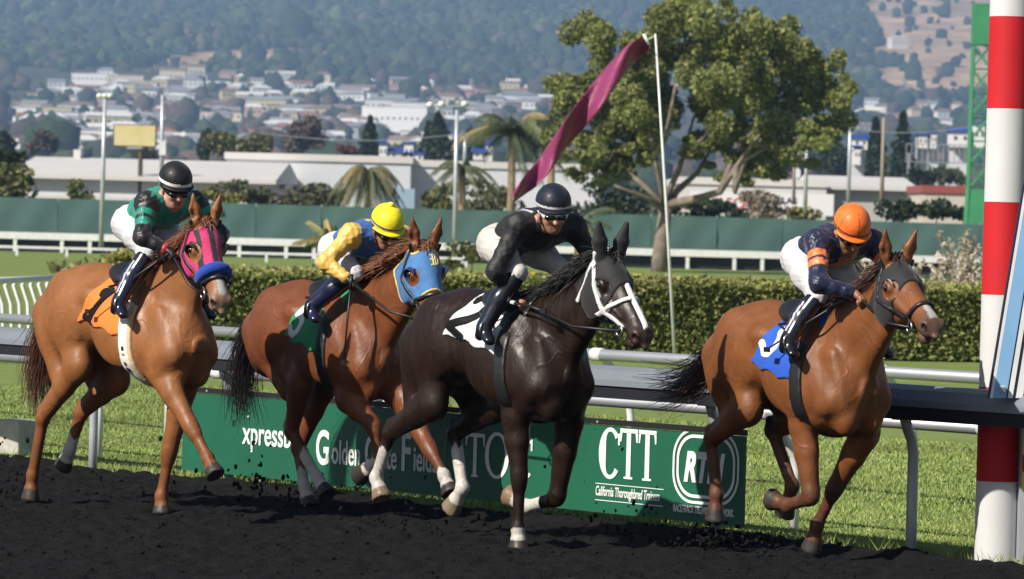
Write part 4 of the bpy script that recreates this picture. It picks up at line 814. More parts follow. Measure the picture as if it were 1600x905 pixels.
def surface(ax, D, smooth=1):
    """naive surface nets -> vertices, quads"""
    I = D < 0; nx, ny, nz = D.shape
    c = np.zeros((nx-1, ny-1, nz-1), np.int8)
    for dx in (0, 1):
        for dy in (0, 1):
            for dz in (0, 1): c += I[dx:nx-1+dx, dy:ny-1+dy, dz:nz-1+dz]
    act = (c > 0) & (c < 8); ci = np.argwhere(act)
    idx = np.full(act.shape, -1, np.int32); idx[act] = np.arange(len(ci))
    off = np.array([(i, j, k) for i in (0, 1) for j in (0, 1) for k in (0, 1)])
    vals = np.stack([D[ci[:, 0]+o[0], ci[:, 1]+o[1], ci[:, 2]+o[2]] for o in off], 1)
    acc = np.zeros((len(ci), 3)); n = np.zeros(len(ci))
    for a in range(8):
        for b in range(a+1, 8):
            if np.abs(off[a]-off[b]).sum() != 1: continue
            va, vb = vals[:, a], vals[:, b]; mk = (va < 0) != (vb < 0)
            t = np.where(mk, va/np.where(mk, va-vb, 1), 0)
            acc += np.where(mk[:, None], off[a]+(off[b]-off[a])*t[:, None], 0); n += mk
    res = ax[0][1]-ax[0][0]
    V = np.array([ax[0][0], ax[1][0], ax[2][0]])+(ci+acc/n[:, None])*res
    Q = []
    for axis in range(3):
        s0 = [slice(None)]*3; s1 = [slice(None)]*3; s0[axis] = slice(0, -1); s1[axis] = slice(1, None)
        A, B = I[tuple(s0)], I[tuple(s1)]; e = np.argwhere(A != B)
        o1, o2 = [(1, 2), (2, 0), (0, 1)][axis]
        ok = (e[:, o1] > 0) & (e[:, o2] > 0) & (e[:, o1] < D.shape[o1]-1) & (e[:, o2] < D.shape[o2]-1); e = e[ok]
        if not len(e): continue
        def g(d1, d2):
            q = e.copy(); q[:, o1] -= d1; q[:, o2] -= d2; return idx[q[:, 0], q[:, 1], q[:, 2]]
        q = np.stack([g(1, 1), g(0, 1), g(0, 0), g(1, 0)], 1)
        fl = ~A[e[:, 0], e[:, 1], e[:, 2]]; q[fl] = q[fl][:, ::-1]; Q.append(q)
    Q = np.concatenate(Q); Q = Q[(Q >= 0).all(1)]
    for _ in range(smooth):
        a2 = np.zeros_like(V); cn = np.zeros(len(V))
        for i in range(4):
            np.add.at(a2, Q[:, i], V[Q[:, (i+1) % 4]]); np.add.at(cn, Q[:, i], 1)
            np.add.at(a2, Q[:, i], V[Q[:, (i-1) % 4]]); np.add.at(cn, Q[:, i], 1)
        V = V*.5+.5*a2/np.maximum(cn, 1)[:, None]
    return V, Q
def bounds(prims, pad=.02):
    return np.min([p.lo for p in prims], 0)-pad*0, np.max([p.hi for p in prims], 0)+pad*0
def shell(name, prims, lo, hi, res, off, region, m, parent, subs=(), colf=None, smooth=1):
    """a garment: the body grown by off and cut by region(X,Y,Z)<0"""
    ax, D = field(prims, lo, hi, res, subs, off+.02)
    X, Y, Z = np.meshgrid(*ax, indexing='ij', sparse=True)
    R = np.broadcast_to(region(X, Y, Z), D.shape)
    V, Q = surface(ax, np.maximum(D-off, R).astype(np.float32), smooth)
    return np_mesh(name, V, Q, m, parent, col=None if colf is None else colf(V))
def unit(v): v = np.asarray(v, float); return v/np.linalg.norm(v)
def seg_t(P, a, b):
    a, b = np.asarray(a, float), np.asarray(b, float); ab = b-a; t = np.clip((P-a) @ ab/(ab @ ab), 0, 1)
    return t, np.linalg.norm(P-a-t[:, None]*ab, axis=1)
def stroke2(U, W, pts, r):
    """2-d distance to a polyline minus r"""
    d = 9.
    for (x0, y0), (x1, y1) in zip(pts[:-1], pts[1:]):
        bx, by = x1-x0, y1-y0; t = np.clip(((U-x0)*bx+(W-y0)*by)/(bx*bx+by*by+1e-9), 0, 1)
        d = np.minimum(d, np.sqrt((U-x0-t*bx)**2+(W-y0-t*by)**2))
    return d-r
# ================================================================== horses
def coat_mat(name, rough=.36, coat=.25, spec=.38):
    m = mat(name, rough=rough, spec=spec, coat=coat, coat_rough=.36, attr='Col', noise=(6, .22, 6), bump=None)
    nt = m.node_tree; b = nt.nodes['Principled BSDF']; tc = nt.nodes['Texture Coordinate']
    n = nt.nodes.new('ShaderNodeTexNoise'); n.inputs['Scale'].default_value = 9; n.inputs['Detail'].default_value = 6
    mp = nt.nodes.new('ShaderNodeMapping'); mp.inputs['Scale'].default_value = (2.2, 2.2, .6); nt.links.new(tc.outputs['Object'], mp.inputs['Vector']); nt.links.new(mp.outputs[0], n.inputs['Vector'])
    mr = nt.nodes.new('ShaderNodeMapRange'); mr.inputs[1].default_value = .3; mr.inputs[2].default_value = .7; mr.inputs[3].default_value = rough-.10; mr.inputs[4].default_value = rough+.14
    nt.links.new(n.outputs[0], mr.inputs[0]); nt.links.new(mr.outputs[0], b.inputs['Roughness'])
    # relief: soft muscle ripple, raised veins (thin bands of a warped noise) and fine hair
    def nz(sc, det, dist=0.):
        q = nt.nodes.new('ShaderNodeTexNoise'); q.inputs['Scale'].default_value = sc; q.inputs['Detail'].default_value = det; q.inputs['Distortion'].default_value = dist; nt.links.new(mp2.outputs[0], q.inputs['Vector']); return q.outputs[0]
    def mth(op, a, bb):
        q = nt.nodes.new('ShaderNodeMath'); q.operation = op
        for i, x in enumerate((a, bb)):
            if isinstance(x, (int, float)): q.inputs[i].default_value = x
            elif x is not None: nt.links.new(x, q.inputs[i])
        return q.outputs[0]
    mp2 = nt.nodes.new('ShaderNodeMapping'); mp2.inputs['Scale'].default_value = (1, 1, .7); nt.links.new(tc.outputs['Object'], mp2.inputs['Vector'])
    vein = mth('MAXIMUM', mth('SUBTRACT', 1., mth('MULTIPLY', mth('ABSOLUTE', mth('SUBTRACT', nz(4.2, 2, .6), .5), None), 26.)), 0.)
    hgt = mth('ADD', mth('ADD', mth('MULTIPLY', nz(8, 2), .62), mth('MULTIPLY', vein, .10)), mth('MULTIPLY', nz(60, 4), .12))
    bp = nt.nodes.new('ShaderNodeBump'); bp.inputs['Strength'].default_value = .45; bp.inputs['Distance'].default_value = .035; nt.links.new(hgt, bp.inputs['Height']); nt.links.new(bp.outputs[0], b.inputs['Normal']); nt.links.new(bp.outputs[0], b.inputs['Coat Normal'])
    return m
M_HORSE = coat_mat('horse_coat', .50, .04); M_HORSE_DK = coat_mat('dark_horse_coat', .42, .06, .34)
M_EYE = mat('horse_eye', (.012,.008,.006), .08, coat=1, coat_rough=.05)
M_LEATHER = mat('black_leather', (.012,.012,.014), .42, bump=(60,.2,.01)); M_BRLEATHER = mat('brown_leather', (.06,.022,.014), .45)
M_WHITESTRAP = mat('white_strap', (.72,.72,.73), .5, noise=(30,.08)); M_STEEL = mat('bright_steel', (.6,.6,.62), .25, 1.)
M_HAIR = {}
def hair_mat(c):
    if c not in M_HAIR: M_HAIR[c] = mat('horse_hair', c, .45, noise=(14,.35))
    return M_HAIR[c]

def horse_prims(c):
    xw, zw = c['W']; L = c.get('Lx', 1.); P = []; info = {}
    st = [(-1.10,-.30,-.46,.05,0),(-1.05,-.15,-.58,.14,.05),(-.95,-.045,-.62,.205,.12),(-.78,.03,-.60,.25,.15),(-.58,.055,-.54,.255,.18),
          (-.38,.03,-.52,.235,.2),(-.18,-.005,-.59,.255,.2),(0,.0,-.67,.25,.32),(.14,-.015,-.715,.23,.38),(.28,-.075,-.715,.215,.3),(.40,-.16,-.68,.195,.15),(.49,-.27,-.62,.15,0),(.54,-.38,-.52,.07,0)]
    Lf = c.get('Lf', L)
    P.append(Loft([(t*(L if t < 0 else Lf),)+tuple(r) for t, *r in st], (xw,0,zw), k=.05))
    poll, muz = np.array(c['poll']), np.array(c['muz']); HL = np.linalg.norm(muz-poll); h = (muz-poll)/HL
    lat = unit(np.cross((0,0,1), h)); n = np.cross(h, lat); HM = np.array([h, lat, n]); s = HL/.60
    def hp(t, y, z): return poll+(np.array([t, y, z])*s) @ HM
    info.update(h=h, lat=lat, n=n, HM=HM, poll=poll, s=s, hp=hp)
    # neck
    n0 = np.array([xw+.10, 0, zw-.27]); n2 = hp(.05, 0, -.085); n1 = n0*.48+n2*.52+np.array([-.0,0,-.02])
    nq = n0*.75+n2*.25+np.array([.0,0,.0])
    P += [Seg(n0, nq, (.145,.27), (.118,.225), k=.08), Seg(nq, n1, (.112,.222), (.085,.165), k=.06), Seg(n1, n2, (.085,.165), (.068,.105), lat=unit(np.array([0,1.,0])+lat), k=.05)]
    # windpipe / throat
    P.append(Seg(np.array([xw+.38*Lf,0,zw-.42]), hp(.17,0,-.21), (.07,.07), (.035,.04), k=.07))
    info.update(n0=n0, n1=n1, n2=n2)
    # head
    P.append(Loft([(t*s, a*s*1.05, b*s*1.10, w*s*1.17, p) for t, a, b, w, p in [(-.07,-.03,-.09,.045,0),(0,.03,-.16,.074,0),(.07,.045,-.23,.09,0),(.14,.045,-.265,.098,0),(.20,.036,-.265,.090,.05),(.27,.025,-.235,.074,.1),
        (.34,.018,-.175,.062,.05),(.41,.014,-.14,.053,0),(.47,.012,-.128,.050,0),(.53,.008,-.125,.055,-.05),(.575,-.006,-.12,.055,-.1),(.61,-.03,-.105,.045,0),(.63,-.055,-.085,.022,0)]], poll, HM, k=.03))
    P.append(Ell(hp(.535,0,-.150), (.048*s,.042*s,.030*s), HM, k=.02))
    for sg in (-1, 1):
        P.append(Ell(hp(.165, sg*.098, -.05), (.045*s,.026*s,.036*s), HM, k=.02))             # brow and orbit
        P.append(Ell(hp(.17, sg*.088, -.20), (.095*s,.028*s,.085*s), HM, k=.03))             # cheek
        P.append(Ell(hp(.57, sg*.052, -.05), (.042*s,.024*s,.038*s), HM, k=.02))              # nostril wing
        P.append(Seg(hp(.24, sg*.088,-.09), hp(.40, sg*.064,-.085), (.014*s,.016*s), (.01*s,.012*s), k=.02))   # facial crest
        # ears
        e0 = hp(-.005, sg*.062, .02); ed = unit(np.array([0,0,1.])*.92+lat*sg*.16+h*c.get('ear', .12)); ef = unit(h+lat*sg*.5)
        em = e0+ed*.085*s; et = e0+ed*.20*s+h*.01
        P += [Seg(e0, em, (.030,.028), (.040,.028), lat=lat, k=.02), Seg(em, et, (.040,.026), (.007,.007), lat=lat, k=.012)]
        info['ear%d' % sg] = (e0, em, et, ef)
    subs = []
    for sg in (-1, 1):
        subs.append(Ell(hp(.590, sg*.066, -.052), (.024*s,.017*s,.021*s), HM, k=.012))
        e0, em, et, ef = info['ear%d' % sg]
        subs.append(Seg(em+ef*.032-(em-e0)*.3, em+ef*.026+(et-em)*.55, .020, .008, k=.01))
    subs.append(Seg(hp(.625,.0,-.113), hp(.50,0,-.128), (.07*s,.004*s), (.07*s,.003*s), lat=lat, k=.006))   # mouth line
    legs = {}
    for key in ('rf', 'lf'):
        sg = -1 if key[0] == 'r' else 1
        (ex, ez), (kx, kz), (fx, fz), (hx, hz) = c[key]; dy = c.get(key+'_dy', 0)
        el, kn, fe, ho = [np.array(q) for q in ((ex, sg*.135+dy*.2, ez), (kx, sg*.12+dy*.6, kz), (fx, sg*.105+dy, fz), (hx, sg*.105+dy, hz))]
        sp = np.array([xw+.37*Lf+.22*(ex-xw-.12), sg*.132, zw-.50]); sc = np.array([xw+.04, sg*.12, zw-.16])
        P += [Seg(sc, sp, (.06,.115), (.076,.098), k=.04), Seg(sp, el, (.076,.098), (.066,.085), k=.04),
              Seg((xw-.02, sg*.145, zw-.44), el, (.068,.11), (.057,.072), k=.035)]
        a = el*.62+kn*.38
        P += [Seg(el, a, (.074,.10), (.066,.082), k=.03), Seg(a, kn, (.064,.080), (.045,.050), k=.02)]
        ax = unit(fe-kn); P.append(Seg(kn-unit(kn-el)*.03, kn+ax*.04, (.050,.055), (.043,.048), k=.02))
        legs[key] = lower(P, kn, fe, ho, (.033,.041), (.030,.037), subs)+(el,)
    for key in ('rh', 'lh'):
        sg = -1 if key[0] == 'r' else 1
        (sx, sz), (kx, kz), (fx, fz), (hx, hz) = c[key]; dy = c.get(key+'_dy', 0)
        stf, hk, fe, ho = [np.array(q) for q in ((sx, sg*.165, sz), (kx, sg*.13+dy*.5, kz), (fx, sg*.11+dy, fz), (hx, sg*.11+dy, hz))]
        hip = np.array([xw-.74*L, sg*.125, zw-.20]); butt = np.array([xw-.97*L, sg*.105, zw-.30])
        P += [Seg(hip, stf, (.118,.20), (.072,.105), k=.05)]
        a = stf*.6+hk*.4; back = unit(np.cross(hk-stf, (0,1,0))); back = back if back[0] < 0 else -back
        P += [Seg(butt, stf*.42+hk*.38+butt*.2, (.105,.135), (.055,.075), k=.06), Seg(stf, a, (.078,.105), (.060,.078), k=.04), Seg(a, hk, (.060,.076), (.038,.050), k=.025)]
        pt = hk+unit(back*.8-unit(fe-hk)*.75)*.065
        P += [Seg(hk, pt, (.034,.04), (.026,.027), k=.02), Seg(a+back*.055, pt, (.026,.032), (.020,.021), k=.02), Ell(hk, (.050,.043,.054), k=.02)]
        legs[key] = lower(P, hk, fe, ho, (.036,.046), (.032,.040), subs)+(stf,)
    for sg in (-1, 1):
        P.append(Ell((xw+.41*Lf, sg*.08, zw-.60), (.085,.074,.115), k=.035))                     # breast
        P.append(Ell((xw-.40*L, sg*.19, zw-.16), (.09,.055,.06), k=.06))                       # point of hip
        P.append(Ell((xw-.62*L, sg*.20, zw-.30), (.19,.065,.19), k=.04))                        # gluteal mass
        P.append(Ell((xw-.05*L, sg*.205, zw-.40), (.26,.06,.20), k=.06))                       # ribs
        P.append(Seg((xw+.03, sg*.165, zw-.20), (xw+.30*L, sg*.19, zw-.52), (.022,.06), (.026,.055), k=.06))  # shoulder-blade ridge
        P.append(Seg((xw+.30*L, sg*.165, zw-.26), (xw+.42*Lf, sg*.135, zw-.50), (.022,.05), (.03,.055), k=.06))
    subs.append(Seg((xw+.60*Lf,0,zw-.44), (xw+.44*Lf,0,zw-.80), .03, .035, k=.05))                # breast furrow
    for sg in (-1, 1):
        subs.append(Seg((xw+.58*Lf, sg*.18, zw-.56), (xw+.36*Lf, sg*.225, zw-.67), .02, .02, k=.035))   # above the forearm
        subs.append(Seg((xw-.36*L, sg*.33, zw-.22), (xw-.34*L, sg*.30, zw-.52), .03, .03, k=.06))     # flank hollow
        subs.append(Seg((xw-.92*L, sg*.28, zw-.18), (xw-.88*L, sg*.29, zw-.55), .015, .015, k=.05))   # hamstring line
    for p in P: p.torso = 1 if (isinstance(p, Loft) and p is P[0]) or (isinstance(p, Ell) and abs(p.c[1]) > .18 and p.c[0] < xw+.1) else 0
    P[1].torso = 1
    return P, subs, legs, info

def lower(P, kn, fe, ho, r0, r1, subs=None):
    P.append(Seg(kn, fe, r0, r1, k=.02))
    P.append(Ell(fe, (.046,.042,.048), k=.018))
    cor = fe+(ho-fe)*.50; d = unit(ho-fe); mid = (kn+fe)/2
    P.append(Seg(fe, cor, (.034,.037), (.040,.044), k=.015))
    fw = unit(np.cross((0,1,0), d)); fw = fw if fw @ (kn-fe) > 0 or abs(fw @ unit(kn-fe)) < .5 else -fw
    P.append(Seg(cor+d*.014, ho-d*.004, (.046,.052), (.060,.068), k=.008))
    if subs is not None: subs.append(Ell(ho+d*.062, (.085,.085,.062), np.array([unit(np.cross((0,1,0), d)), (0,1,0), d]), k=.006))
    return (kn, fe, cor, ho)

def build_horse(c):
    th = math.radians(c['th']); rot = math.atan2(-math.cos(th), math.sin(th))
    root = thing('race_horse', c['label'], 'horse', c['org'], rot, 'galloping race horses'); c['root'] = root; c['rot'] = rot
    P, subs, legs, info = horse_prims(c); c['prims'] = P; c['info'] = info
    lo, hi = np.min([p.lo for p in P], 0)+.02, np.max([p.hi for p in P], 0)-.02
    ax, D = field(P, lo, hi, .0105, subs); V, Q = surface(ax, D, 1)
    base = np.array(c['coat'])
    C = np.tile(base, (len(V), 1)); xw, zw = c['W']
    # darker points: lower legs (the bay's partly painted shade), muzzle; paler belly and flank
    if 'points' in c:
        pc = np.array(c['points'])
        for key, (kn, fe, cor, ho, up) in legs.items():
            t, d = seg_t(V, up, kn); w = np.clip((t-.55)/.45, 0, 1)*(d < .12)*.75*(V[:, 2] < zw-.6)
            for a, b in ((kn, fe), (fe, ho)):
                t2, d2 = seg_t(V, a, b); w = np.maximum(w, (d2 < .085)*(t2 > .02)*.85)
            C = C*(1-w[:, None])+pc*w[:, None]
    tH = (V-info['poll']) @ info['h']/info['s']; offH = V-info['poll']; nH = offH @ info['n']/info['s']
    near_head = (np.abs(offH @ info['lat']) < .14) & (tH > -.1) & (tH < .68) & (nH > -.32) & (nH < .1)
    w = np.clip((tH-.46)/.12, 0, 1)*near_head; mz = np.array(c['muzzle']); C = C*(1-w[:, None])+mz*w[:, None]
    if 'blaze' in c:
        w = near_head*(np.abs(offH @ info['lat']) < .024)*(nH > -.06)*(tH > c['blaze'])*(tH < c.get('blaze_end', .56)); C = np.where(w[:, None] > 0, (.34,.33,.32), C)
    for sg in (-1, 1):
        d = np.linalg.norm(V-info['hp'](.590, sg*.060, -.05), axis=1); C[d < .026*info['s']] = (.02,.008,.008)
    for key, (kn, fe, cor, ho, up) in legs.items():
        t, d = seg_t(V, kn, fe); t2, d2 = seg_t(V, fe, ho)
        s0 = c.get('socks', {}).get(key)
        if s0 is not None:
            wig = .05*np.sin(V[:, 1]*90+V[:, 0]*70); m = ((t+wig > s0) & (d < .08) | (d2 < .075) & (t2 > .02)); C[m] = np.array((.52,.49,.45))*(.8+.25*np.random.default_rng(3).random((m.sum(),1)))
        m = (d2 < .095) & (t2 > .58); C[m] = c.get('hoof', {}).get(key, (.035,.028,.024))
    body = np_mesh('body', V, Q, M_HORSE_DK if c.get('dark') else M_HORSE, root, col=C)
    for sg in (-1, 1):
        e = MB(); ico(e, info['hp'](.168, sg*.112, -.052), .023*info['s']); e.build('eye', M_EYE, root, smooth=True)
    # ---------------- tail
    tl = c['tail']; mb = MB(); rnd = random.Random(c['th']*7+3)
    pts = [np.array(p, float) for p in tl]
    for i in range(c.get('tail_n', 480)):
        jx = np.array([rnd.gauss(0, 1), rnd.gauss(0, 1), rnd.gauss(0, 1)]); ln = rnd.uniform(.55, 1.05); q = []
        wv = rnd.uniform(0, 6.28); sp = c.get('tail_spread', .05)
        for k in range(9):
            u = k/8*ln*(len(pts)-1); a = min(int(u), len(pts)-2); f = u-a; p = pts[a]*(1-f)+pts[a+1]*f
            q.append(p+jx*(.012+sp*(k/8)**1.2)+np.array([0, .02*math.sin(wv+k), .018*math.cos(wv*1.7+k*.9)])*(k/8))
        mb.tube(q, [.0036*(1-.7*(k/8)) for k in range(9)], 3, cap=False)
    # the dock inside the hair
    mb.tube([pts[0]+np.array([.10,0,.02]), pts[0], pts[0]*.6+pts[1]*.4, pts[1]], [.04,.042,.035,.012], 8)
    mb.build('tail', hair_mat(c['hair']), root, smooth=True)
    # ---------------- mane and forelock
    mb = MB(); W0 = np.array([xw+.02, 0, zw+.01]); n1, n2 = info['n1'], info['n2']
    def crest(u):
        a = W0*(1-u)**2+2*u*(1-u)*(n1+np.array([-.10,0,.13]))+u*u*info['hp'](-.02, 0, .03); return a
    for i in range(2*c.get('mane_n', 340)):
        u = rnd.uniform(.06, 1.); p = crest(u); bl = c.get('mane_blow', (-.07, 0, -.01)); sd_ = c.get('mane_side', -1)
        p = p+np.array([rnd.gauss(0,.012), rnd.gauss(0,.016), -.02]); ln = rnd.uniform(.06, .12)*c.get('mane_len', 1)
        d = np.array(bl)*rnd.uniform(.3, 1.3)+np.array([rnd.gauss(0,.02), sd_*rnd.uniform(.02,.09), rnd.gauss(0,.02)]); d = d/np.linalg.norm(d)*ln
        q = [p, p+d*.4+np.array([0,0,.02]), p+d*.8+np.array([0,sd_*.02,-.005]), p+d*1.1+np.array([0,sd_*.035,-.05*ln/.2])]
        mb.tube(q, [.0036,.0034,.0026,.001], 3, cap=False)
    for i in range(c.get('forelock', 40)):
        p = info['hp'](rnd.uniform(-.04,.03), rnd.gauss(0,.02), .04); d = info['h']*rnd.uniform(.03,.10)+info['lat']*rnd.gauss(0,.03)+info['n']*.02+np.array([-.05,0,.03])*rnd.uniform(0,1.2)
        mb.tube([p, p+d*.5+info['n']*.02, p+d], [.005,.004,.0015], 3, cap=False)
    mb.build('mane', hair_mat(c.get('mane_col', c['hair'])), root, smooth=True)
    return root

SOLID = {}
def cloth(name, color, rough=.7, **k):
    if name not in SOLID: SOLID[name] = mat(name, color, rough, noise=k.get('noise', (9,.12)), bump=k.get('bump', (35,.25,.012)), sheen=k.get('sheen', .15), spec=k.get('spec', .4), coat=k.get('coat', 0.))
    return SOLID[name]

GLYPH = {'1': [[(-.16,.30),(.02,.46),(.02,-.46)],[(-.2,-.46),(.24,-.46)]], '2': [[(-.24,.26),(-.16,.42),(.03,.48),(.22,.38),(.25,.18),(.12,-.05),(-.25,-.42)],[(-.27,-.46),(.28,-.46)]],
         '3': [[(-.22,.42),(.20,.42),(.0,.10),(.18,.04),(.25,-.15),(.18,-.36),(0,-.46),(-.25,-.38)]], '5': [[(.24,.46),(-.18,.46),(-.2,.04),(.05,.12),(.23,.0),(.25,-.22),(.12,-.43),(-.08,-.48),(-.25,-.38)]],
         'D': [[(-.30,.42),(.05,.42),(.28,.18),(.28,-.2),(.05,-.44),(-.32,-.44)],[(-.14,.42),(-.14,-.44)],[(-.34,.02),(-.02,.02)],[(.06,.30),(.06,-.30)]]}

def tack(c):
    root, P, info = c['root'], c['prims'], c['info']; trunk = [p for p in P if getattr(p, 'torso', 0)]; xw, zw = c['W']; HM, poll, s, hp = info['HM'], info['poll'], info['s'], info['hp']
    body = trunk
    # ---------- saddle cloth with its number
    t = c['cloth']; y0 = -1 
    lo, hi = np.array([xw-.6, -.40, zw-.65]), np.array([xw+.3, .40, zw+.18])
    BL, BF = t.get('back', -.19), t.get('front', .15)
    def creg(X, Y, Z):
        v = zw-Z; slope = t.get('slope', .62)
        r = np.maximum(BL-slope*v-(X-xw), (X-xw)-(BF-.22*v+.02*np.sin(v*22)))
        bot = zw-t.get('drop', .32)-.20*np.clip(X-xw+.38, 0, .5)+.010*np.sin(X*31)
        return np.maximum(r, bot-Z)
    sc = shell('saddle_cloth', body, lo, hi, .009, .014, creg, t['mat'], root)
    gc = t['num_c']; gs = t.get('num_s', .30); ca, sa = math.cos(t.get('num_rot', 0)), math.sin(t.get('num_rot', 0))
    def nreg(X, Y, Z):
        u, w = (X-xw-gc[0]), (Z-zw-gc[1]); U, Wv = (u*ca+w*sa)/gs, (-u*sa+w*ca)/gs
        d = 9.
        for pl in GLYPH[t['num']]: d = np.minimum(d, stroke2(U, Wv, pl, t.get('num_w', .095)))
        return np.maximum(np.maximum(d*gs, Y+.05), creg(X, Y, Z)+.004)
    shell('number', body, np.array([xw-.75,-.40,zw-.62]), np.array([xw+.05,-.02,zw+.02]), .006, .020, nreg, t['num_mat'], sc, smooth=1)
    # ---------- girth strap
    g = c['girth']
    def greg(X, Y, Z):
        v = zw-Z; xc = xw+g.get('x0', .05)+g.get('lean', .08)*np.clip(v, 0, .8)
        return np.maximum(np.abs(X-xc)-g.get('w', .045), Z-(zw-.15))
    gb = shell('girth', body, np.array([xw-.2,-.36,zw-.85]), np.array([xw+.42,.36,zw-.05]), .0085, .016, greg, g['mat'], root)
    if 'mat2' in g:
        shell('girth_edge', body, np.array([xw-.2,-.36,zw-.85]), np.array([xw+.42,.0,zw-.05]), .0085, .018,
              lambda X, Y, Z: np.maximum(np.abs(X-(xw+g.get('x0',.05)+g.get('lean',.08)*np.clip(zw-Z,0,.8)+g['w']+.012))-.016, Z-(zw-.2)), g['mat2'], gb)
    if 'mark' in g:
        def mk(X, Y, Z):
            v = zw-Z; xc = xw+g.get('x0', .05)+g.get('lean', .08)*np.clip(v, 0, .8)
            return np.maximum(np.maximum(np.abs(X-xc+.0)-.016, np.maximum(v-.78, .40-v)), .004+.010*np.sin(v*95)*np.sin(v*37)-.004)
        shell('girth_lettering', body, np.array([xw-.2,-.36,zw-.85]), np.array([xw+.42,.0,zw-.05]), .0085, .019, mk, M_LEATHER, gb)
    # ---------- saddle
    sp = [Loft([(-.42,.03,-.06,.10,0),(-.36,.055,-.10,.15,0),(-.22,.035,-.14,.20,.1),(-.08,.05,-.14,.17,.2),(0,.075,-.06,.09,.2),(.04,.06,.0,.04,0)], (xw+.10,0,zw+.012), k=.02)]
    ax, D = field(sp, np.array([xw-.4,-.3,zw-.2]), np.array([xw+.2,.3,zw+.15]), .009); V, Q = surface(ax, D, 1); np_mesh('saddle', V, Q, c.get('saddle_mat', M_LEATHER), root)
    # ---------- hood, nose band, bridle (head frame)
    cs = np.array([hp(a, b, d) for a in (-.1, .66) for b in (-.15, .15) for d in (-.34, .12)]+[info['ear1'][2], info['ear-1'][2]]); lo, hi = cs.min(0)-.03, cs.max(0)+.03
    hprims = [p for p in P if not (np.any(p.hi < lo) or np.any(p.lo > hi))]
    def fr(X, Y, Z):
        d = (X-poll[0], Y-poll[1], Z-poll[2]); return [(d[0]*HM[i,0]+d[1]*HM[i,1]+d[2]*HM[i,2])/s for i in range(3)]
    hd = c['hood']
    def eyes(U, Vv, Wn, r=1.):
        a = 9.
        for sg in (-1, 1): a = np.minimum(a, np.sqrt(((U-.185)/1.15)**2+((Wn+.058))**2)+9*(Vv*sg < .03)-hd.get('hole', .058)*r)
        return a
    def hreg(X, Y, Z):
        U, Vv, Wn = fr(X, Y, Z)
        front = hd.get('front', .30)+hd.get('curve', .3)*(-Wn-.05)*hd.get('sgn', 1)
        r = np.maximum(U-np.minimum(front, hd.get('fmax', .40)), hd.get('rear', -.02)-U-.30*np.minimum(Wn+.05, 0)*0)
        r = np.maximum(r, -Wn-hd.get('low', .27))
        if not hd.get('ears'):
            for sg in (-1, 1):
                e0, em, et, _ = info['ear%d' % sg]; r = np.maximum(r, -Seg(e0-(et-e0)*.05, et, .052, .06, k=.01).ev(X, Y, Z)/s)
        r = np.maximum(r, -eyes(U, Vv, Wn))
        if hd.get('ears'):
            for sg in (-1, 1): e0, em, et, _ = info['ear%d' % sg]; r = np.minimum(r, Seg(e0, et+(et-e0)*.1, .07, .06, k=.01).ev(X, Y, Z)/s)
        if hd.get('throat'): r = np.maximum(r, 9*(U > 9))
        return r*s
    def hcol(V):
        U = (V-poll) @ HM[0]/s; Y = (V-poll) @ HM[1]/s; Wn = (V-poll) @ HM[2]/s
        return hd['col'](U, Y, Wn)
    hood = shell('blinker_hood', hprims, lo, hi, .0075, .010, hreg, hd['mat'], root, subs=(), colf=hcol if 'col' in hd else None)
    if 'logo' in hd:
        g0, g1, gs2 = hd['logo']
        def lreg(X, Y, Z):
            U, Vv, Wn = fr(X, Y, Z); d = 9.
            for pl in GLYPH['D']: d = np.minimum(d, stroke2((Vv-g1)/gs2, -(U-g0)/gs2, pl, .07))
            return np.maximum(d*gs2*s, -(Wn+.03)*s)
        shell('emblem', hprims, lo, hi, .005, .014, lreg, hd['logo_mat'], hood)
    if 'edge' in hd:
        def ereg(X, Y, Z): 
            r = hreg(X, Y, Z); U, Vv, Wn = fr(X, Y, Z); return np.maximum(np.abs(r)-.008, eyes(U, Vv, Wn, 1.12)*-s)
        shell('hood_edging', hprims, lo, hi, .0075, .013, ereg, hd['edge'], hood)
    # blinker cups behind the eyes
    if 'cup' in hd:
        for sg in (-1, 1):
            mb = MB(); ctr = hp(.175, sg*.10, -.055); R = hd.get('cup_r', .052)*s; rings = 6; n = 14; vs = []; fs = []
            for i in range(rings+1):
                for k in range(n+1):
                    a = math.radians(60+240*k/n); b = i/rings*1.25
                    rr = R*(1+.05*math.sin(b)); off = hd.get('cup_d', .05)*s*(math.sin(b))*max(0, .35-.75*math.cos(a))
                    vs.append(ctr+info['h']*rr*math.cos(a)*(1.05-.25*b*0)+info['n']*rr*math.sin(a)*1.0+info['lat']*sg*off+info['h']*off*.35)
            for i in range(rings):
                for k in range(n):
                    a = i*(n+1)+k; fs.append((a, a+1, a+n+2, a+n+1))
            mb.add(vs, fs); o = mb.build('eye_cup', hd['cup'], hood, smooth=True)
            md = o.modifiers.new('solid', 'SOLIDIFY'); md.thickness = .008
    if 'roll' in c:
        mb = MB(); pts = []; r = c['roll']
        for k in range(15):
            a = math.radians(-118+236*k/14); pts.append(hp(r['t']+.02*math.cos(a)*0, math.sin(a)*r['ry'], -.075+math.cos(a)*r['rz']))
        mb.tube(pts, [r['r']*(.75+.25*math.sin(math.pi*k/14)) for k in range(15)], 12); mb.build('nose_roll', r['mat'], root, smooth=True)
    br = c['bridle']
    def strap(name, polys, r, m, off=.012, par=root, slab=None):
        def reg(X, Y, Z):
            U, Vv, Wn = fr(X, Y, Z); d = 9.
            for pl in polys: d = np.minimum(d, stroke2(U, Wn, pl, r))
            if slab is not None:
                for tt, tilt in slab: d = np.minimum(d, np.maximum(np.abs(U-tt-tilt*Wn)-r, -Wn-.2))
            return d*s
        return shell(name, hprims, lo, hi, .006, off, reg, m, par)
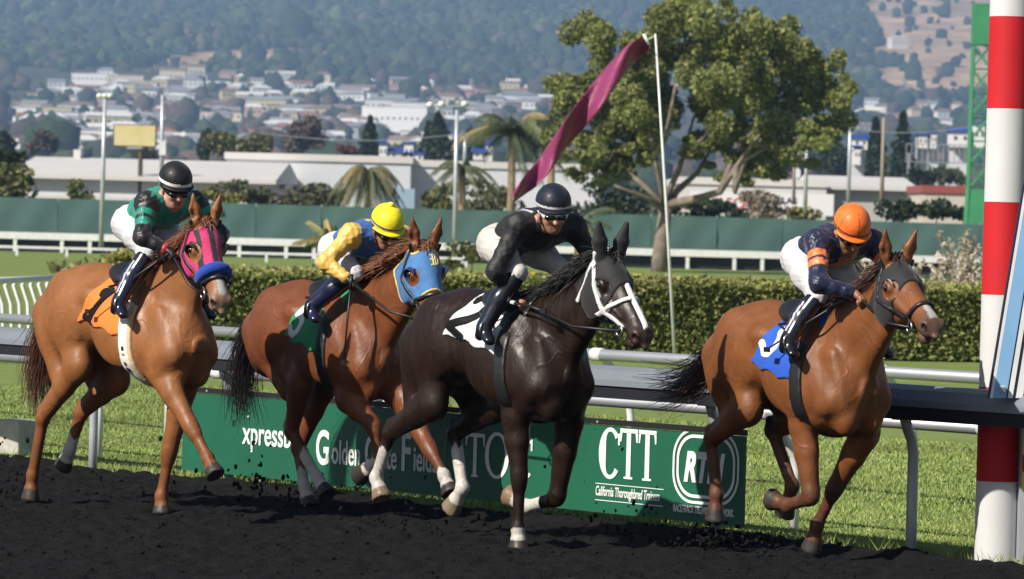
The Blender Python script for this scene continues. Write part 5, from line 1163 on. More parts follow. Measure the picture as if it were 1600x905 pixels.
    bo = strap('bridle', [[(-.01,.02),(.13,-.15),(.455,-.105)]] if not br.get('cheek2') else [[(-.01,.03),(.06,-.30)],[(.0,-.02),(.30,-.15),(.455,-.105)]], br.get('r', .012), br['mat'], .018, slab=br.get('slab', [(.36, .25)]))
    if 'extra' in br:
        a0, a1 = br['extra']
        def mreg(X, Y, Z):
            U, Vv, Wn = fr(X, Y, Z); return s*np.maximum(np.maximum(np.abs(Vv+.0)-.013, np.maximum(a0-U, U-a1)), -Wn-.06)
        shell('face_strap', hprims, lo, hi, .006, .021, mreg, br['mat'], bo)
    for sg in (-1, 1):
        mb = MB(); ctr = hp(.465, sg*.075, -.125)
        mb.tube([ctr+info['h']*.03*math.cos(a)+info['n']*.03*math.sin(a) for a in np.linspace(0, 6.283, 13)], .0055, 6, cap=False); mb.build('bit_ring', M_STEEL, bo, smooth=True)
        hnd = c['hands'][0 if sg < 0 else 1]; mid = (np.array(hnd)*.45+ctr*.55); mid[1] = sg*max(abs(mid[1]), .15); mid[2] -= .05
        mb = MB(); mb.tube([ctr, mid, np.array(hnd)], .0085, 6); mb.build('rein', M_LEATHER, bo, smooth=True)
    if 'breast' in c:
        pass
    # stirrups and leathers
    for sg in (-1, 1):
        an = np.array(c['ankle'][0 if sg < 0 else 1]); mb = MB(); toe = an+np.array([.03, 0, -.055])
        mb.tube([np.array([xw+.02, sg*.20, zw-.06]), np.array([xw-.10+.3*(an[0]-xw), sg*.285, (zw+an[2])/2]), toe+np.array([0,sg*.01,.09])], .009, 5)
        mb.build('stirrup_leather', c.get('leather_mat', M_LEATHER), root, smooth=True)
        mb = MB(); mb.tube([toe+np.array([0, .055*math.cos(a), .04+.055*math.sin(a)]) for a in np.linspace(0, 6.283, 13)], .006, 6, cap=False); mb.build('stirrup', M_STEEL, root, smooth=True)
    return root
# ================================================================== jockeys
M_SKIN = mat('skin', (.42,.21,.13), .5, noise=(20,.1), attr='Col'); M_LENS = mat('dark_lens', (.01,.01,.012), .12, coat=1, coat_rough=.05)
M_SHELL = {}
def build_jockey(c, H):
    root = thing('jockey', c['label'], 'person', (0,0,0), 0, 'jockeys riding the race'); 
    base = np.array([c['an_r'][0], 0, c['an_r'][2]-.08])
    A = lambda k: np.array(c[k], float)-base
    rot = H['rot']; o = Vector(H['org'])+Matrix.Rotation(rot, 3, 'Z') @ Vector(base); root.location = o; root.rotation_euler = (0, 0, rot)
    pel, che, hd = A('pelvis'), A('chest'), A('head')
    J = {k: A(k) for k in ('sh_r','sh_l','el_r','el_l','ha_r','ha_l','kn_r','kn_l','an_r','an_l')}
    sp = unit(che-pel); toes = {}
    fwd = unit(c.get('look', (1, 0, -.35))); lat = unit(np.cross((0,0,1), fwd)); upv = np.cross(fwd, lat); FM = np.array([fwd, lat, upv])
    def fp(a, b, d): return hd+np.array([a, b, d]) @ FM
    body = []; jersey = []; pants = []; boots_r = []; boots_l = []
    # ---- head and neck
    nb = (J['sh_r']+J['sh_l'])/2+sp*.0
    headp = [Ell(fp(-.005,0,.03), (.098,.076,.098), FM, k=.03), Ell(fp(.03,0,-.055), (.062,.058,.075), FM, k=.03), Ell(fp(.052,0,-.108), (.036,.034,.028), FM, k=.03),
             Seg(fp(.088,0,-.02), fp(.112,0,-.052), (.011,.011), (.016,.014), k=.015), Seg(fp(.075,-.022,-.088), fp(.075,.022,-.088), .012, .012, k=.012),
             Ell(fp(.075,-.034,-.045), (.02,.02,.018), FM, k=.03), Ell(fp(.075,.034,-.045), (.02,.02,.018), FM, k=.03)]
    for sg in (-1, 1): headp.append(Ell(fp(-.005, sg*.077, -.025), (.022,.011,.032), FM, k=.01))
    headp.append(Seg(nb-sp*.02, fp(-.02,0,-.06), .058, .05, k=.03))
    msub = [Seg(fp(.098,-.02,-.0895), fp(.098,.02,-.0895), .0045, .0045, k=.004)]
    body += headp
    # ---- trunk
    wst = pel*.5+che*.5+np.array([-.02,0,.02])
    tr = [Seg(pel+sp*.06, wst, (.135,.105), (.125,.095), k=.05), Seg(wst, che, (.128,.098), (.165,.115), k=.05), Seg(che, nb, (.16,.105), (.10,.07), k=.05),
          Seg(J['sh_r'], J['sh_l'], .06, .06, k=.05)]
    body += tr; jersey += tr
    hips = {}
    for s_, sg in (('r', -1), ('l', 1)):
        sh, el, ha, kn, an = [J[k+s_] for k in ('sh_','el_','ha_','kn_','an_')]
        jersey += [Seg(che+np.array([0,sg*.10,0]), sh, .078, .060, k=.05), Seg(sh, el, (.054,.056), (.043,.045), k=.03), Seg(el, el*.12+ha*.88, (.042,.044), (.030,.032), k=.03)]
        body += [Seg(sh, el, .045, .038, k=.03), Seg(el, ha, .036, .026, k=.03)]
        # hand: palm, four curled fingers, thumb
        fd = unit(np.array(c.get('hdir', (.85, 0, -.5)))+np.array([0,-sg*.25,0])); sd2 = unit(np.cross(fd, (0,0,1)))*1.0; dn = unit(np.cross(fd, sd2)); dn = dn if dn[2] < 0 else -dn
        inn = np.array([0,-sg*1.,0]); kb = ha+fd*.06
        body += [Seg(ha, kb, (.022,.030), (.020,.036), lat=unit(inn*.4-dn), k=.015)]
        across = unit(np.cross(fd, unit(inn*.4-dn)))
        for q, (w, ln) in enumerate(((-.030,.85),(-.010,1.),(.010,.95),(.030,.75))):
            k0 = kb+across*w; k1 = k0+(fd*.022+dn*.022)*ln; k2 = k1+(dn*.024-fd*.012+inn*.006)*ln; k3 = k2+(-fd*.02-dn*.002)*ln
            body += [Seg(k0, k1, .0105, .0098, k=.006), Seg(k1, k2, .0098, .009, k=.005), Seg(k2, k3, .009, .0078, k=.005)]
        t0 = ha+fd*.02+inn*.02+across*(-.018); t1 = t0+fd*.03+inn*.018+dn*.012; body += [Seg(t0, t1, .0125, .0105, k=.01), Seg(t1, t1+fd*.024+dn*.010, .0105, .0085, k=.006)]
        # legs
        hip = pel+np.array([.02, sg*.095, -.02]); hips[s_] = hip; md = hip*.5+kn*.5+np.array([0,sg*.015,.015])
        pants += [Seg(hip, md, (.088,.095), (.074,.080), k=.05), Seg(md, kn, (.070,.075), (.048,.051), k=.04), Seg(kn, kn*.90+an*.10, (.048,.050), (.045,.047), k=.03)]
        b0 = kn*.90+an*.10; toe = an+np.array(c.get('toe', (.075, sg*.0, -.080)))+np.array([0, sg*.012, 0]); toes[s_] = toe
        cal = b0*.55+an*.45+np.array([-.018,0,0])
        bp = boots_r if s_ == 'r' else boots_l
        bp += [Seg(b0, cal, (.052,.055), (.054,.060), k=.02), Seg(cal, an, (.052,.058), (.040,.046), k=.02), Seg(an, an+np.array([-.035,0,-.05]), .034, .030, k=.02), Seg(an+np.array([0,0,-.03]), toe, (.036,.036), (.034,.024), k=.02)]
        body += [Seg(hip, kn, .052, .036, k=.03), Seg(kn, an, .034, .026, k=.03)]
    pants += [Seg(pel+np.array([0,-.07,0]), pel+np.array([0,.07,0]), (.10,.11), (.10,.11), k=.04), Seg(pel, pel+sp*.09, (.135,.105), (.125,.095), k=.04), Ell(pel+np.array([-.04,-.07,-.012]), (.074,.074,.084), k=.04), Ell(pel+np.array([-.04,.07,-.012]), (.074,.074,.084), k=.04)]
    lo, hi = np.min([p.lo for p in body], 0), np.max([p.hi for p in body], 0)
    ax, D = field(body, lo, hi, .0068, msub); V, Q = surface(ax, D, 1)
    C = np.tile(np.array(c.get('skin', (.42,.20,.125))), (len(V), 1))
    lips = np.linalg.norm((V-fp(.088,0,-.0895))*np.array([1,1,1]), axis=1); m = (lips < .024) & (np.abs((V-fp(.088,0,-.0895)) @ upv) < .011); C[m] = (.34,.145,.11)
    if 'beard' in c:
        r = (V-hd) @ FM.T; m = (r[:,0] > 0) & (r[:,2] < -.07) & (r[:,2] > -.15) & (lips > .02); C[m] = C[m]*.62
    if 'glove' in c:
        for s_ in 'rl':
            ha, el = J['ha_'+s_], J['el_'+s_]; d = np.linalg.norm(V-ha-unit(ha-el)*.03, axis=1); C[d < .095] = c['glove']
            if c.get('fingerless'):
                fd = unit(np.array(c.get('hdir', (.85,0,-.5)))); pr = (V-ha) @ fd; m = (d < .10) & (pr > .062); C[m] = c.get('skin', (.42,.20,.125))
    np_mesh('body', V, Q, M_SKIN, root, col=C)
    def wrap(name, prims, off, m, colf=None, wr=.0, res=.0078, par=root):
        lo, hi = np.min([p.lo for p in prims], 0)-.01, np.max([p.hi for p in prims], 0)+.01
        ax, D = field(prims, lo, hi, res, offset=off)
        if wr:
            X, Y, Z = np.meshgrid(*ax, indexing='ij', sparse=True); ph = c.get('seed', 1)*1.7
            D = D+wr*(np.sin(34*X+21*Z+9*np.sin(17*Y+ph))*.6+np.sin(46*Z-29*X+11*np.sin(23*X+ph)+19*Y)*.5+.5*np.sin(70*Y+31*Z+8*np.sin(30*Z)))
        V, Q = surface(ax, (D-off).astype(np.float32), 1)
        return np_mesh(name, V, Q, m, par, col=None if colf is None else colf(V))
    def jcol(V):
        C = np.tile(np.array(c['jersey']), (len(V), 1))
        for s_ in 'rl':
            sh, el, ha = J['sh_'+s_], J['el_'+s_], J['ha_'+s_]
            t1, d1 = seg_t(V, sh, el); t2, d2 = seg_t(V, el, ha); L1, L2 = np.linalg.norm(el-sh), np.linalg.norm(ha-el)
            tw, dw = seg_t(V, pel, nb); al = np.where(d1 < d2, t1*L1, L1+t2*L2); on = (np.minimum(d1, d2) < .085) & ((np.minimum(d1, d2)+.02 < dw) | (al > .10))
            for a, b, col in c.get('sleeve', ()): C[on & (al >= a) & (al < b)] = col
        if 'motif' in c: C = c['motif'](V, C, dict(pel=pel, nb=nb, sp=sp, J=J, che=che))
        return C
    jm = c['jmat']; wrap('jersey', jersey, .008, jm, jcol, wr=c.get('wr', .0038))
    wrap('breeches', pants, .004, c['pmat'], None, wr=.0028)
    def bcol(V):
        C = np.tile(np.array(c.get('boot', (.012,.012,.016))), (len(V), 1))
        if 'boot_stripe' in c:
            for s_, sg in (('r', -1), ('l', 1)):
                kn, an = J['kn_'+s_], J['an_'+s_]; t, d = seg_t(V, kn, an); ax_ = unit(an-kn); q = V-kn-t[:, None]*(an-kn); f = q @ unit(np.cross((0,1,0), ax_)); m = (np.abs(f-.008) < .008) & (q[:, 1]*sg > 0) & (t > .24) & (t < .9); C[m] = c['boot_stripe']
        return C
    wrap('boot', boots_r, .004, c['bmat'], bcol); wrap('boot', boots_l, .004, c['bmat'], bcol)
    # ---- helmet, band, peak, goggles
    hl = c['helmet']; R = (.122,.102,.108); ctr = fp(-.012,0,.045)
    prims = [Ell(ctr, R, FM, k=.02)]
    lo, hi = ctr-.20, ctr+.20
    def hreg(X, Y, Z):
        d = (X-ctr[0], Y-ctr[1], Z-ctr[2]); u, v, w = [d[0]*FM[i,0]+d[1]*FM[i,1]+d[2]*FM[i,2] for i in range(3)]
        return -(w+.022+.30*np.minimum(u+.02, 0)*-.35)
    def hcol(V):
        q = (V-ctr) @ FM.T; C = np.tile(np.array(hl['col']), (len(V), 1))
        if 'panel' in hl:
            a = np.arctan2(q[:,1], q[:,0]); C[(np.abs(((a/ (math.pi/3)) % 1)-.5) > .47)] = hl['panel']
        b0, b1 = hl.get('band_w', (-.01, .012)); m = (q[:,2] > b0) & (q[:,2] < b1); C[m] = hl['band']; return C
    hm = shell('helmet', prims, lo, hi, .006, .004, hreg, hl['mat'], root, colf=hcol)
    # peak
    mb = MB(); vs = []; fs = []; n = 14
    for i in range(4):
        for k in range(n+1):
            a = math.radians(-72+144*k/n); rr = 1.0+.0+.26*(i/3)*math.cos(a)**.7; vs.append(ctr+np.array([R[0]*rr*math.cos(a), R[1]*1.03*math.sin(a)*(1+.03*i), -.024-.012*(i/3)]) @ FM)
    for i in range(3):
        for k in range(n): a = i*(n+1)+k; fs.append((a, a+1, a+n+2, a+n+1))
    mb.add(vs, fs); ob = mb.build('peak', hl.get('peak_mat', hl['mat2']), hm, smooth=True); md = ob.modifiers.new('solid', 'SOLIDIFY'); md.thickness = .008
    if hl.get('knob'):
        mb = MB(); ico(mb, ctr+np.array([-.01,0,.112]) @ FM, .026, sc=(1,1,.8)); mb.build('pompom', hl['knob'], hm, smooth=True)
    # goggles: strap ring, frame and lens
    mb = MB(); mb.tube([fp(.0+.100*math.cos(a), .086*math.sin(a), -.008-.008*math.cos(a)) for a in np.linspace(math.radians(35), math.radians(325), 20)], .009, 6); go = mb.build('goggles', c['goggle'], root, smooth=True)
    gp = [Seg(fp(.083,-.033,-.022), fp(.083,.033,-.022), (.022,.026), (.022,.026), lat=fwd, k=.02), Seg(fp(.055,-.06,-.018), fp(.08,-.03,-.022), .020, .022, k=.02), Seg(fp(.055,.06,-.018), fp(.08,.03,-.022), .020, .022, k=.02)]
    wl, wh = fp(.06,0,-.02)-.12, fp(.06,0,-.02)+.12
    ax, D = field(gp, wl, wh, .006); V, Q = surface(ax, D, 1); np_mesh('frame', V, Q, c['goggle'], go)
    gp = [Seg(fp(.090,sg*.033-.016,-.022), fp(.090,sg*.033+.016,-.022), (.021,.0195), (.021,.0195), lat=fwd, k=.01) for sg in (-1, 1)]
    ax, D = field(gp, wl, wh, .006); V, Q = surface(ax, D, 1); np_mesh('lens', V, Q, M_LENS, go)
    mb = MB(); 
    for sg in (-1, 1): mb.tube([fp(.0, sg*.082, .0), fp(.02, sg*.072, -.07), fp(.045, sg*.02, -.138)], .006, 5)
    mb.build('chin_strap', M_LEATHER, hm, smooth=True)
    c['root'] = root; c['J'] = J; c['base'] = base
    return root
# ================================================================== the four runners
M_JERSEY = mat('racing_silk', rough=.42, attr='Col', noise=(8,.12), bump=(30,.35,.02), sheen=.2, coat=.05, coat_rough=.35)
M_JERSEY_MATTE = mat('stretch_jersey', rough=.62, attr='Col', noise=(8,.1), bump=(45,.25,.012), sheen=.1)
M_BREECH = mat('white_breeches', (.54,.54,.57), .62, noise=(6,.06), bump=(28,.3,.015)); M_BREECH2 = mat('offwhite_breeches', (.50,.48,.46), .65, noise=(10,.2), bump=(28,.3,.015))
M_BOOT = mat('riding_boot', rough=.22, attr='Col', coat=.5, coat_rough=.12, bump=(20,.15,.01)); M_HELM = mat('helmet_cover', rough=.5, attr='Col', coat=.05, spec=.3, noise=(12,.12), bump=(24,.3,.015), sheen=.1)
M_WHITEFRAME = mat('white_frame', (.75,.75,.75), .35)
def hmat(n, c): return mat(n, c, .5, coat=.05, spec=.3)
C_BLACK = (.0065,.0065,.008)

M_HOOD = mat('hood_fabric', rough=.75, attr='Col', noise=(20,.15), bump=(55,.3,.01), sheen=.15)
def hood_pink(U, Y, W):
    C = np.tile(np.array((.50,.018,.12)), (len(U), 1))
    st = (np.abs(Y) < .020) | (np.abs(np.abs(Y)-.078) < .012); C[st] = (.014,.013,.018); C[W < -.20] = (.05,.012,.02); return C
def hood_blue(U, Y, W): return np.tile(np.array((.042,.155,.37)), (len(U), 1))
def hood_black(U, Y, W): return np.tile(np.array((.008,.008,.0095)), (len(U), 1))

M_BLACKP = mat('black_number_print', (.005,.005,.006), .7, spec=.2)
HORSES = [
 dict(label='light chestnut race horse with magenta striped blinkers and blue nose roll, number 1', th=41, org=(-2.301,28.666,0), W=(-.01,1.545), Lx=1.0, poll=(.575,-.03,1.865), muz=(.92,-.12,1.40),
  rf=((.30,.92),(.62,.58),(.77,.405),(.85,.31)), lf=((.18,.82),(.06,.39),(.01,.115),(.02,.01)), rh=((-.56,.93),(-.99,.57),(-1.12,.185),(-1.14,.03)), lh=((-.60,.84),(-.93,.60),(-1.02,.35),(-1.09,.24)),
  coat=(.245,.094,.029), muzzle=(.24,.15,.095), points=(.17,.058,.020), socks=dict(lh=.62), tail=[(-1.06,0,1.36),(-1.20,.04,1.24),(-1.30,.06,1.02),(-1.33,.06,.80),(-1.30,.06,.62)], hair=(.10,.035,.018), mane_col=(.20,.075,.03),
  blaze=.40, mane_n=200,
  hood=dict(mat=M_HOOD, col=hood_pink, front=.33, curve=0, fmax=.36, rear=-.015, low=.25, hole=.062, cup=cloth('black_cup', C_BLACK)),
  roll=dict(t=.365, ry=.088, rz=.105, r=.040, mat=cloth('blue_fleece', (.012,.055,.36), .9, bump=(90,.6,.01))), bridle=dict(mat=M_LEATHER, slab=[(.425,.2)]),
  cloth=dict(mat=cloth('orange_cloth', (.80,.19,.025)), back=-.25, num='1', num_mat=M_BLACKP, num_c=(-.245,-.225), num_s=.27, num_rot=-.62, num_w=.115),
  girth=dict(mat=cloth('white_girth', (.70,.68,.64)), mat2=cloth('cream_girth', (.62,.45,.27)), mark=1, w=.042), ear=.05),
 dict(label='dark chestnut race horse in a blue hood with white socks, number 5', th=36, org=(-1.402,29.751,0), W=(.58,1.46), Lx=.95, Lf=.90, poll=(1.46,-.03,1.75), muz=(1.80,-.11,1.26),
  rf=((.80,.76),(1.08,.60),(1.12,.38),(.90,.26)), lf=((1.00,.78),(1.38,.45),(1.56,.30),(1.63,.20)), rh=((.28,.84),(.13,.51),(.42,.22),(.54,.12)), lh=((.06,.82),(-.18,.38),(-.06,.125),(.0,.01)),
  coat=(.150,.045,.0145), muzzle=(.07,.03,.02), points=(.11,.034,.013), socks=dict(rh=.45, lh=.55, rf=.97, lf=.80), tail=[(-.42,0,1.29),(-.56,0,1.20),(-.67,0,1.0),(-.70,0,.78),(-.68,0,.58)], hair=(.014,.008,.007), mane_col=(.17,.058,.020),
  mane_blow=(-.16,0,.05), mane_len=1.5,
  hood=dict(mat=M_HOOD, col=hood_blue, front=.34, curve=.10, fmax=.40, rear=-.015, low=.27, hole=.056, cup=cloth('navy_cup', (.012,.02,.14)), edge=cloth('yellow_edging', (.62,.48,.14)), logo=(.125,.030,.088), logo_mat=cloth('gold_print', (.72,.60,.22))),
  bridle=dict(mat=M_LEATHER),
  cloth=dict(mat=cloth('green_cloth', (.012,.26,.10)), num='5', num_mat=cloth('white_print', (.72,.72,.76)), num_c=(-.21,-.20), num_s=.24, num_rot=-.5, num_w=.10),
  girth=dict(mat=M_LEATHER, w=.04)),
 dict(label='almost black race horse in a black hood and white bridle, number 2', th=38, org=(.161,26.533,0), W=(-.10,1.475), Lx=.97, Lf=.82, poll=(.675,-.03,1.735), muz=(1.09,-.06,1.315),
  rf=((-.02,.78),(.01,.42),(-.01,.125),(.0,.0)), lf=((.15,.76),(.07,.30),(-.20,.235),(-.37,.29)), rh=((-.80,.82),(-1.27,.62),(-1.43,.335),(-1.37,.22)), lh=((-.62,.82),(-.96,.63),(-.84,.305),(-.95,.17)),
  coat=(.016,.0070,.0038), muzzle=(.045,.026,.02), socks=dict(rh=.30, lh=.25, rf=1.03, lf=.45), tail=[(-1.10,.02,1.30),(-1.17,.06,1.16),(-1.18,.10,.95),(-1.16,.12,.75)], hair=(.008,.007,.007),
  dark=1, mane_blow=(-.10,0,.01), mane_len=1.3, mane_n=420, hoof=dict(rh=(.20,.14,.09), lh=(.20,.15,.10), lf=(.20,.13,.08)),
  hood=dict(mat=M_HOOD, col=hood_black, front=.27, curve=.45, fmax=.40, rear=-.05, low=.27, hole=.050, ears=1),
  bridle=dict(mat=M_WHITESTRAP, r=.0135, cheek2=1, slab=[(.335,.30)], extra=(.24,.57)),
  cloth=dict(mat=cloth('white_cloth', (.64,.64,.66)), back=-.375, slope=.50, drop=.24,  num='2', num_mat=M_BLACKP, num_c=(-.315,-.105), num_s=.26, num_rot=-.55, num_w=.10),
  girth=dict(mat=M_LEATHER, w=.045)),
 dict(label='bright bay race horse in a black eye hood and royal blue cloth, number 3', th=33, org=(1.714,26.31,0), W=(.22,1.46), Lx=.92, Lf=.80, poll=(.905,-.03,1.745), muz=(1.42,-.13,1.44),
  rf=((.21,.80),(.29,.38),(.04,.315),(-.12,.34)), lf=((.45,.76),(.19,.42),(.05,.195),(.0,.05)), rh=((-.30,.87),(-.71,.66),(-.67,.335),(-.68,.18)), lh=((-.12,.84),(-.45,.73),(-.21,.41),(-.28,.24)),
  coat=(.175,.060,.017), muzzle=(.10,.055,.04), points=(.085,.034,.018), tail=[(-.74,0,1.29),(-.86,0,1.17),(-1.02,.0,1.02),(-1.20,.0,.95),(-1.42,.0,.93)], tail_spread=.06, hair=(.075,.036,.024), mane_col=(.05,.02,.014),  # leg points: bay colouring plus the shadow on its lower legs, painted in
  blaze=.44, mane_n=220,
  hood=dict(mat=M_HOOD, col=hood_black, front=.25, curve=.26, fmax=.33, rear=.0, low=.26, hole=.056, cup=cloth('white_cup', (.30,.30,.31)), cup_r=.055, cup_d=.012),
  bridle=dict(mat=M_LEATHER, slab=[(.43,.2)]),
  cloth=dict(mat=cloth('royal_blue_cloth', (.012,.085,.50)), num='3', num_mat=cloth('white_print', (.72,.72,.76)), num_c=(-.175,-.150), num_s=.26, num_rot=-.55, num_w=.10),
  girth=dict(mat=M_LEATHER, w=.045), ear=.2),
]
GREEN_S, NAVY_S = (.008,.25,.175), (.008,.011,.045)
def motif_green(V, C, q):
    che = q['che']; m = (V[:,2] < che[2]-.02) & (V[:,0] > che[0]+.03) & (np.sin(V[:,1]*150) > -.2) & (np.abs(V[:,1]) < .12); C[m & (C[:,1] > .1)] = (.004,.055,.04); return C
def motif_white_back(V, C, q):
    t = (V-q['pel']) @ q['sp']; u = V[:,2]-(q['pel'][2]+t*q['sp'][2]); up = (V-q['pel']-t[:,None]*q['sp'])[:,2] > .05
    yy = V[:,1]; a = (np.abs(t-.30) < .012) & (np.abs(yy) < .10); b = (np.abs(np.abs(yy)-.10) < .012) & (t > .30) & (t < .42); C[up & (a | b)] = (.55,.55,.6); return C
def motif_orange(V, C, q):
    che = q['che']; t = (V-q['pel']) @ q['sp']; front = ((V-q['pel']-t[:,None]*q['sp'])[:,2] < -.05) & (np.abs(V[:,1]) < .05) & (V[:,0] > che[0]-.02); C[front] = (.62,.11,.03)
    back = ((V-q['pel']-t[:,None]*q['sp'])[:,2] > .06) & (np.abs(V[:,1]) < .06) & (np.abs(t-.30) < .06); C[back] = (.55,.06,.04); return C
def motif_badge(V, C, q):
    t = (V-q['pel']) @ q['sp']; back = ((V-q['pel']-t[:,None]*q['sp'])[:,2] > .05) & (np.hypot(V[:,1], t-.36) < .05); C[back] = (.60,.45,.12); return C
JOCKEYS = [
 dict(label='jockey in green and black silks with black helmet and white breeches', seed=1, pelvis=(-.17,0,1.865), chest=(.10,0,1.975), head=(.255,-.03,2.105), look=(1,-.30,-.42),
  sh_r=(.17,-.185,1.99), sh_l=(.18,.185,2.0), el_r=(.28,-.30,1.775), el_l=(.33,.29,1.80), ha_r=(.40,-.19,1.70), ha_l=(.40,.10,1.70), kn_r=(.14,-.15,1.675), kn_l=(.14,.15,1.675), an_r=(.10,-.335,1.36), an_l=(.10,.335,1.36),
  jersey=GREEN_S, sleeve=[(-.01,.075,C_BLACK),(.075,.12,GREEN_S),(.12,.145,C_BLACK),(.145,.195,GREEN_S),(.195,.42,C_BLACK),(.42,.455,(.45,.03,.03)),(.455,.6,C_BLACK)], jmat=M_JERSEY, pmat=M_BREECH, bmat=M_BOOT, boot=(.010,.012,.03), boot_stripe=(.45,.5,.6),
  glove=(.015,.014,.012), skin=(.50,.27,.19), helmet=dict(mat=M_HELM, mat2=hmat('black_peak', C_BLACK), col=(.010,.010,.013), band=(.75,.75,.76), band_w=(-.016,.006)), goggle=mat('black_goggle', C_BLACK, .3)),
 dict(label='jockey in blue silks with yellow sleeves and bright yellow helmet', seed=2, pelvis=(.50,0,1.725), chest=(.80,0,1.80), head=(1.02,-.02,1.875), look=(1,-.22,-.62),
  sh_r=(.86,-.185,1.82), sh_l=(.88,.185,1.82), el_r=(.83,-.36,1.64), el_l=(.95,.29,1.62), ha_r=(.98,-.28,1.535), ha_l=(1.0,.10,1.54), kn_r=(.86,-.15,1.575), kn_l=(.86,.13,1.585), an_r=(.64,-.335,1.35), an_l=(.64,.335,1.35),
  jersey=(.030,.115,.37), sleeve=[(.0,.7,(.72,.46,.10))], motif=motif_badge, jmat=M_JERSEY, pmat=M_BREECH, bmat=M_BOOT, boot=(.010,.014,.045),
  glove=(.015,.014,.012), skin=(.36,.17,.105), helmet=dict(mat=M_HELM, mat2=hmat('yellow_peak', (.80,.70,.02)), col=(.85,.74,.02), band=(.02,.05,.22), band_w=(-.008,.006), knob=cloth('yellow_knob', (.85,.76,.08))), goggle=mat('black_goggle', C_BLACK, .3)),
 dict(label='jockey all in black silks with white framed goggles and navy helmet', seed=3, pelvis=(-.34,0,1.805), chest=(-.04,0,1.895), head=(.15,-.03,2.01), look=(1,-.50,-.32),
  sh_r=(.02,-.185,1.915), sh_l=(.06,.20,1.91), el_r=(-.02,-.32,1.64), el_l=(.14,.33,1.68), ha_r=(-.02,-.16,1.49), ha_l=(.20,.12,1.50), kn_r=(.02,-.18,1.635), kn_l=(.0,.17,1.66), an_r=(-.09,-.335,1.31), an_l=(-.09,.335,1.31),
  jersey=(.0055,.006,.008), motif=motif_white_back, jmat=M_JERSEY_MATTE, wr=.0026, pmat=M_BREECH2, bmat=M_BOOT, boot=(.008,.010,.018), glove=(.012,.012,.012), fingerless=1, skin=(.46,.23,.15), beard=1,
  helmet=dict(mat=M_HELM, mat2=hmat('navy_peak', (.01,.012,.025)), col=(.008,.011,.024), band=(.62,.62,.64), band_w=(-.014,.0)), goggle=M_WHITEFRAME),
 dict(label='jockey in navy silks with orange sleeve bands and orange helmet', seed=4, pelvis=(.05,0,1.775), chest=(.32,0,1.855), head=(.465,-.02,1.935), look=(1,-.30,-.78),
  sh_r=(.37,-.185,1.865), sh_l=(.39,.185,1.87), el_r=(.54,-.30,1.625), el_l=(.58,.28,1.64), ha_r=(.66,-.13,1.575), ha_l=(.70,.08,1.57), kn_r=(.36,-.17,1.55), kn_l=(.30,.14,1.60), an_r=(.31,-.335,1.295), an_l=(.31,.335,1.295),
  jersey=NAVY_S, sleeve=[(.10,.145,(.85,.19,.04)),(.165,.21,(.85,.19,.04))], motif=motif_orange, jmat=M_JERSEY, pmat=M_BREECH, bmat=M_BOOT, boot=(.008,.009,.016), boot_stripe=(.55,.52,.6), skin=(.30,.135,.075),
  helmet=dict(mat=M_HELM, mat2=hmat('orange_peak', (.80,.17,.02)), col=(.82,.17,.025), band=(.02,.012,.012), band_w=(-.010,.0), panel=(.30,.05,.01)), goggle=mat('black_goggle', C_BLACK, .3)),
]
for Hc, Jc in zip(HORSES, JOCKEYS):
    Hc['hands'] = [np.array(Jc['ha_r'])+np.array([.06,0,-.03]), np.array(Jc['ha_l'])+np.array([.06,0,-.03])]; Hc['ankle'] = [Jc['an_r'], Jc['an_l']]
    build_horse(Hc); tack(Hc); build_jockey(Jc, Hc)
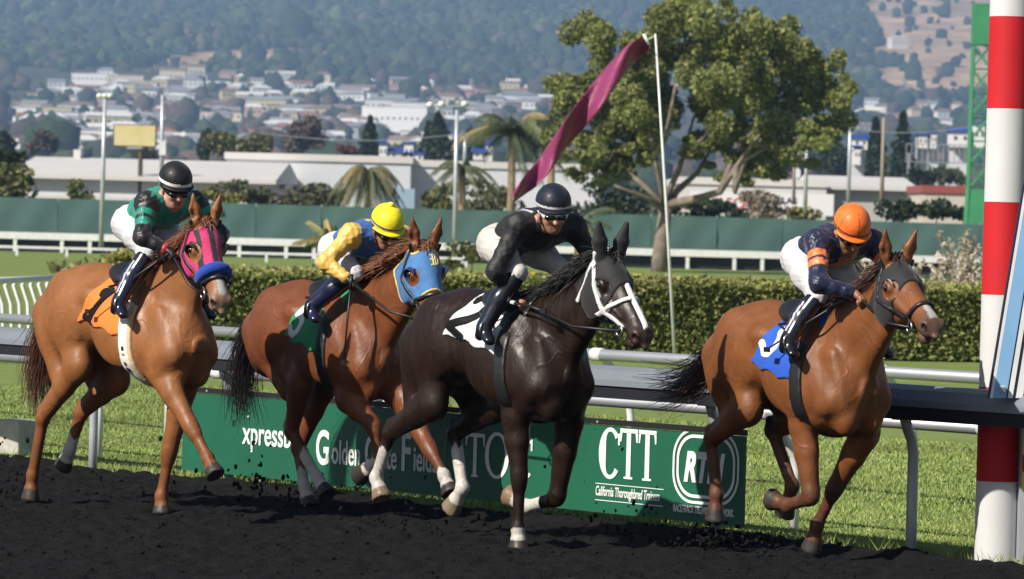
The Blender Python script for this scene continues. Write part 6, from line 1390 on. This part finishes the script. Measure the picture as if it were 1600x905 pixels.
# ================================================================== whips held by the riders
M_WHIP = mat('whip_leather', (.010,.010,.012), .4)
def whip(label, Hc, a, b, tipcol=None):
    R3 = Matrix.Rotation(Hc['rot'], 3, 'Z'); o = Vector(Hc['org'])+R3 @ Vector(a); root = thing('riding_whip', label, 'whip', o, Hc['rot'], 'whips carried by the jockeys'); d = Vector(b)-Vector(a)
    MB().tube([(0,0,0), d*.5+Vector((0,0,.006)), d], [.009,.007,.005], 7).build('shaft', M_WHIP, root, smooth=True); MB().tube([-d*.10, d*.10], .012, 8).build('grip', M_WHITESTRAP if tipcol else M_LEATHER, root, smooth=True)
    MB().box(d*1.03, (.05,.012,.03)).build('flap', M_LEATHER, root)
whip('black whip slanting back past the number 1 cloth', HORSES[0], (.40,-.20,1.66), (-.20,-.34,1.30))
whip('black whip hanging straight down from the yellow sleeve', HORSES[1], (1.04,-.30,1.52), (1.07,-.36,1.02))
whip('black whip pointing forward along the black horse\'s neck', HORSES[2], (.02,-.22,1.46), (.34,-.24,1.42), 1)
whip('black whip slanting back across the royal blue cloth', HORSES[3], (.58,-.17,1.52), (.16,-.36,1.24))

# houses that would share a description are told apart by their order from the left
by = {}
for o in list(bpy.data.objects):
    if o.get('category') == 'house': by.setdefault(o['label'], []).append(o)
for lb, L_ in by.items():
    if len(L_) > 1:
        L_.sort(key=lambda o: o.location.x/o.location.y)
        nm_ = ['leftmost', 'rightmost'] if len(L_) == 2 else ['leftmost']+['%s from left' % q for q in ('second','third','fourth','fifth','sixth')[:len(L_)-2]]+['rightmost']
        for o, q in zip(L_, nm_): o['label'] = lb+', '+q

# ================================================================== air: even pale haze round the whole place
hz = MB().box((0, 3720, 232), (4400, 7900, 500)).build('haze', None); hz.data.materials.clear()
mh = bpy.data.materials.new('haze'); mh.use_nodes = True; nt = mh.node_tree; nt.nodes.clear(); pv = nt.nodes.new('ShaderNodeVolumePrincipled'); out = nt.nodes.new('ShaderNodeOutputMaterial')
pv.inputs['Color'].default_value = (.42,.65,1.0,1); pv.inputs['Density'].default_value = 2.1e-4; pv.inputs['Anisotropy'].default_value = .2
nt.links.new(pv.outputs[0], out.inputs['Volume']); hz.data.materials.append(mh); tag(hz, 'thin pale blue haze over the distant town and hills', 'haze', kind='stuff')
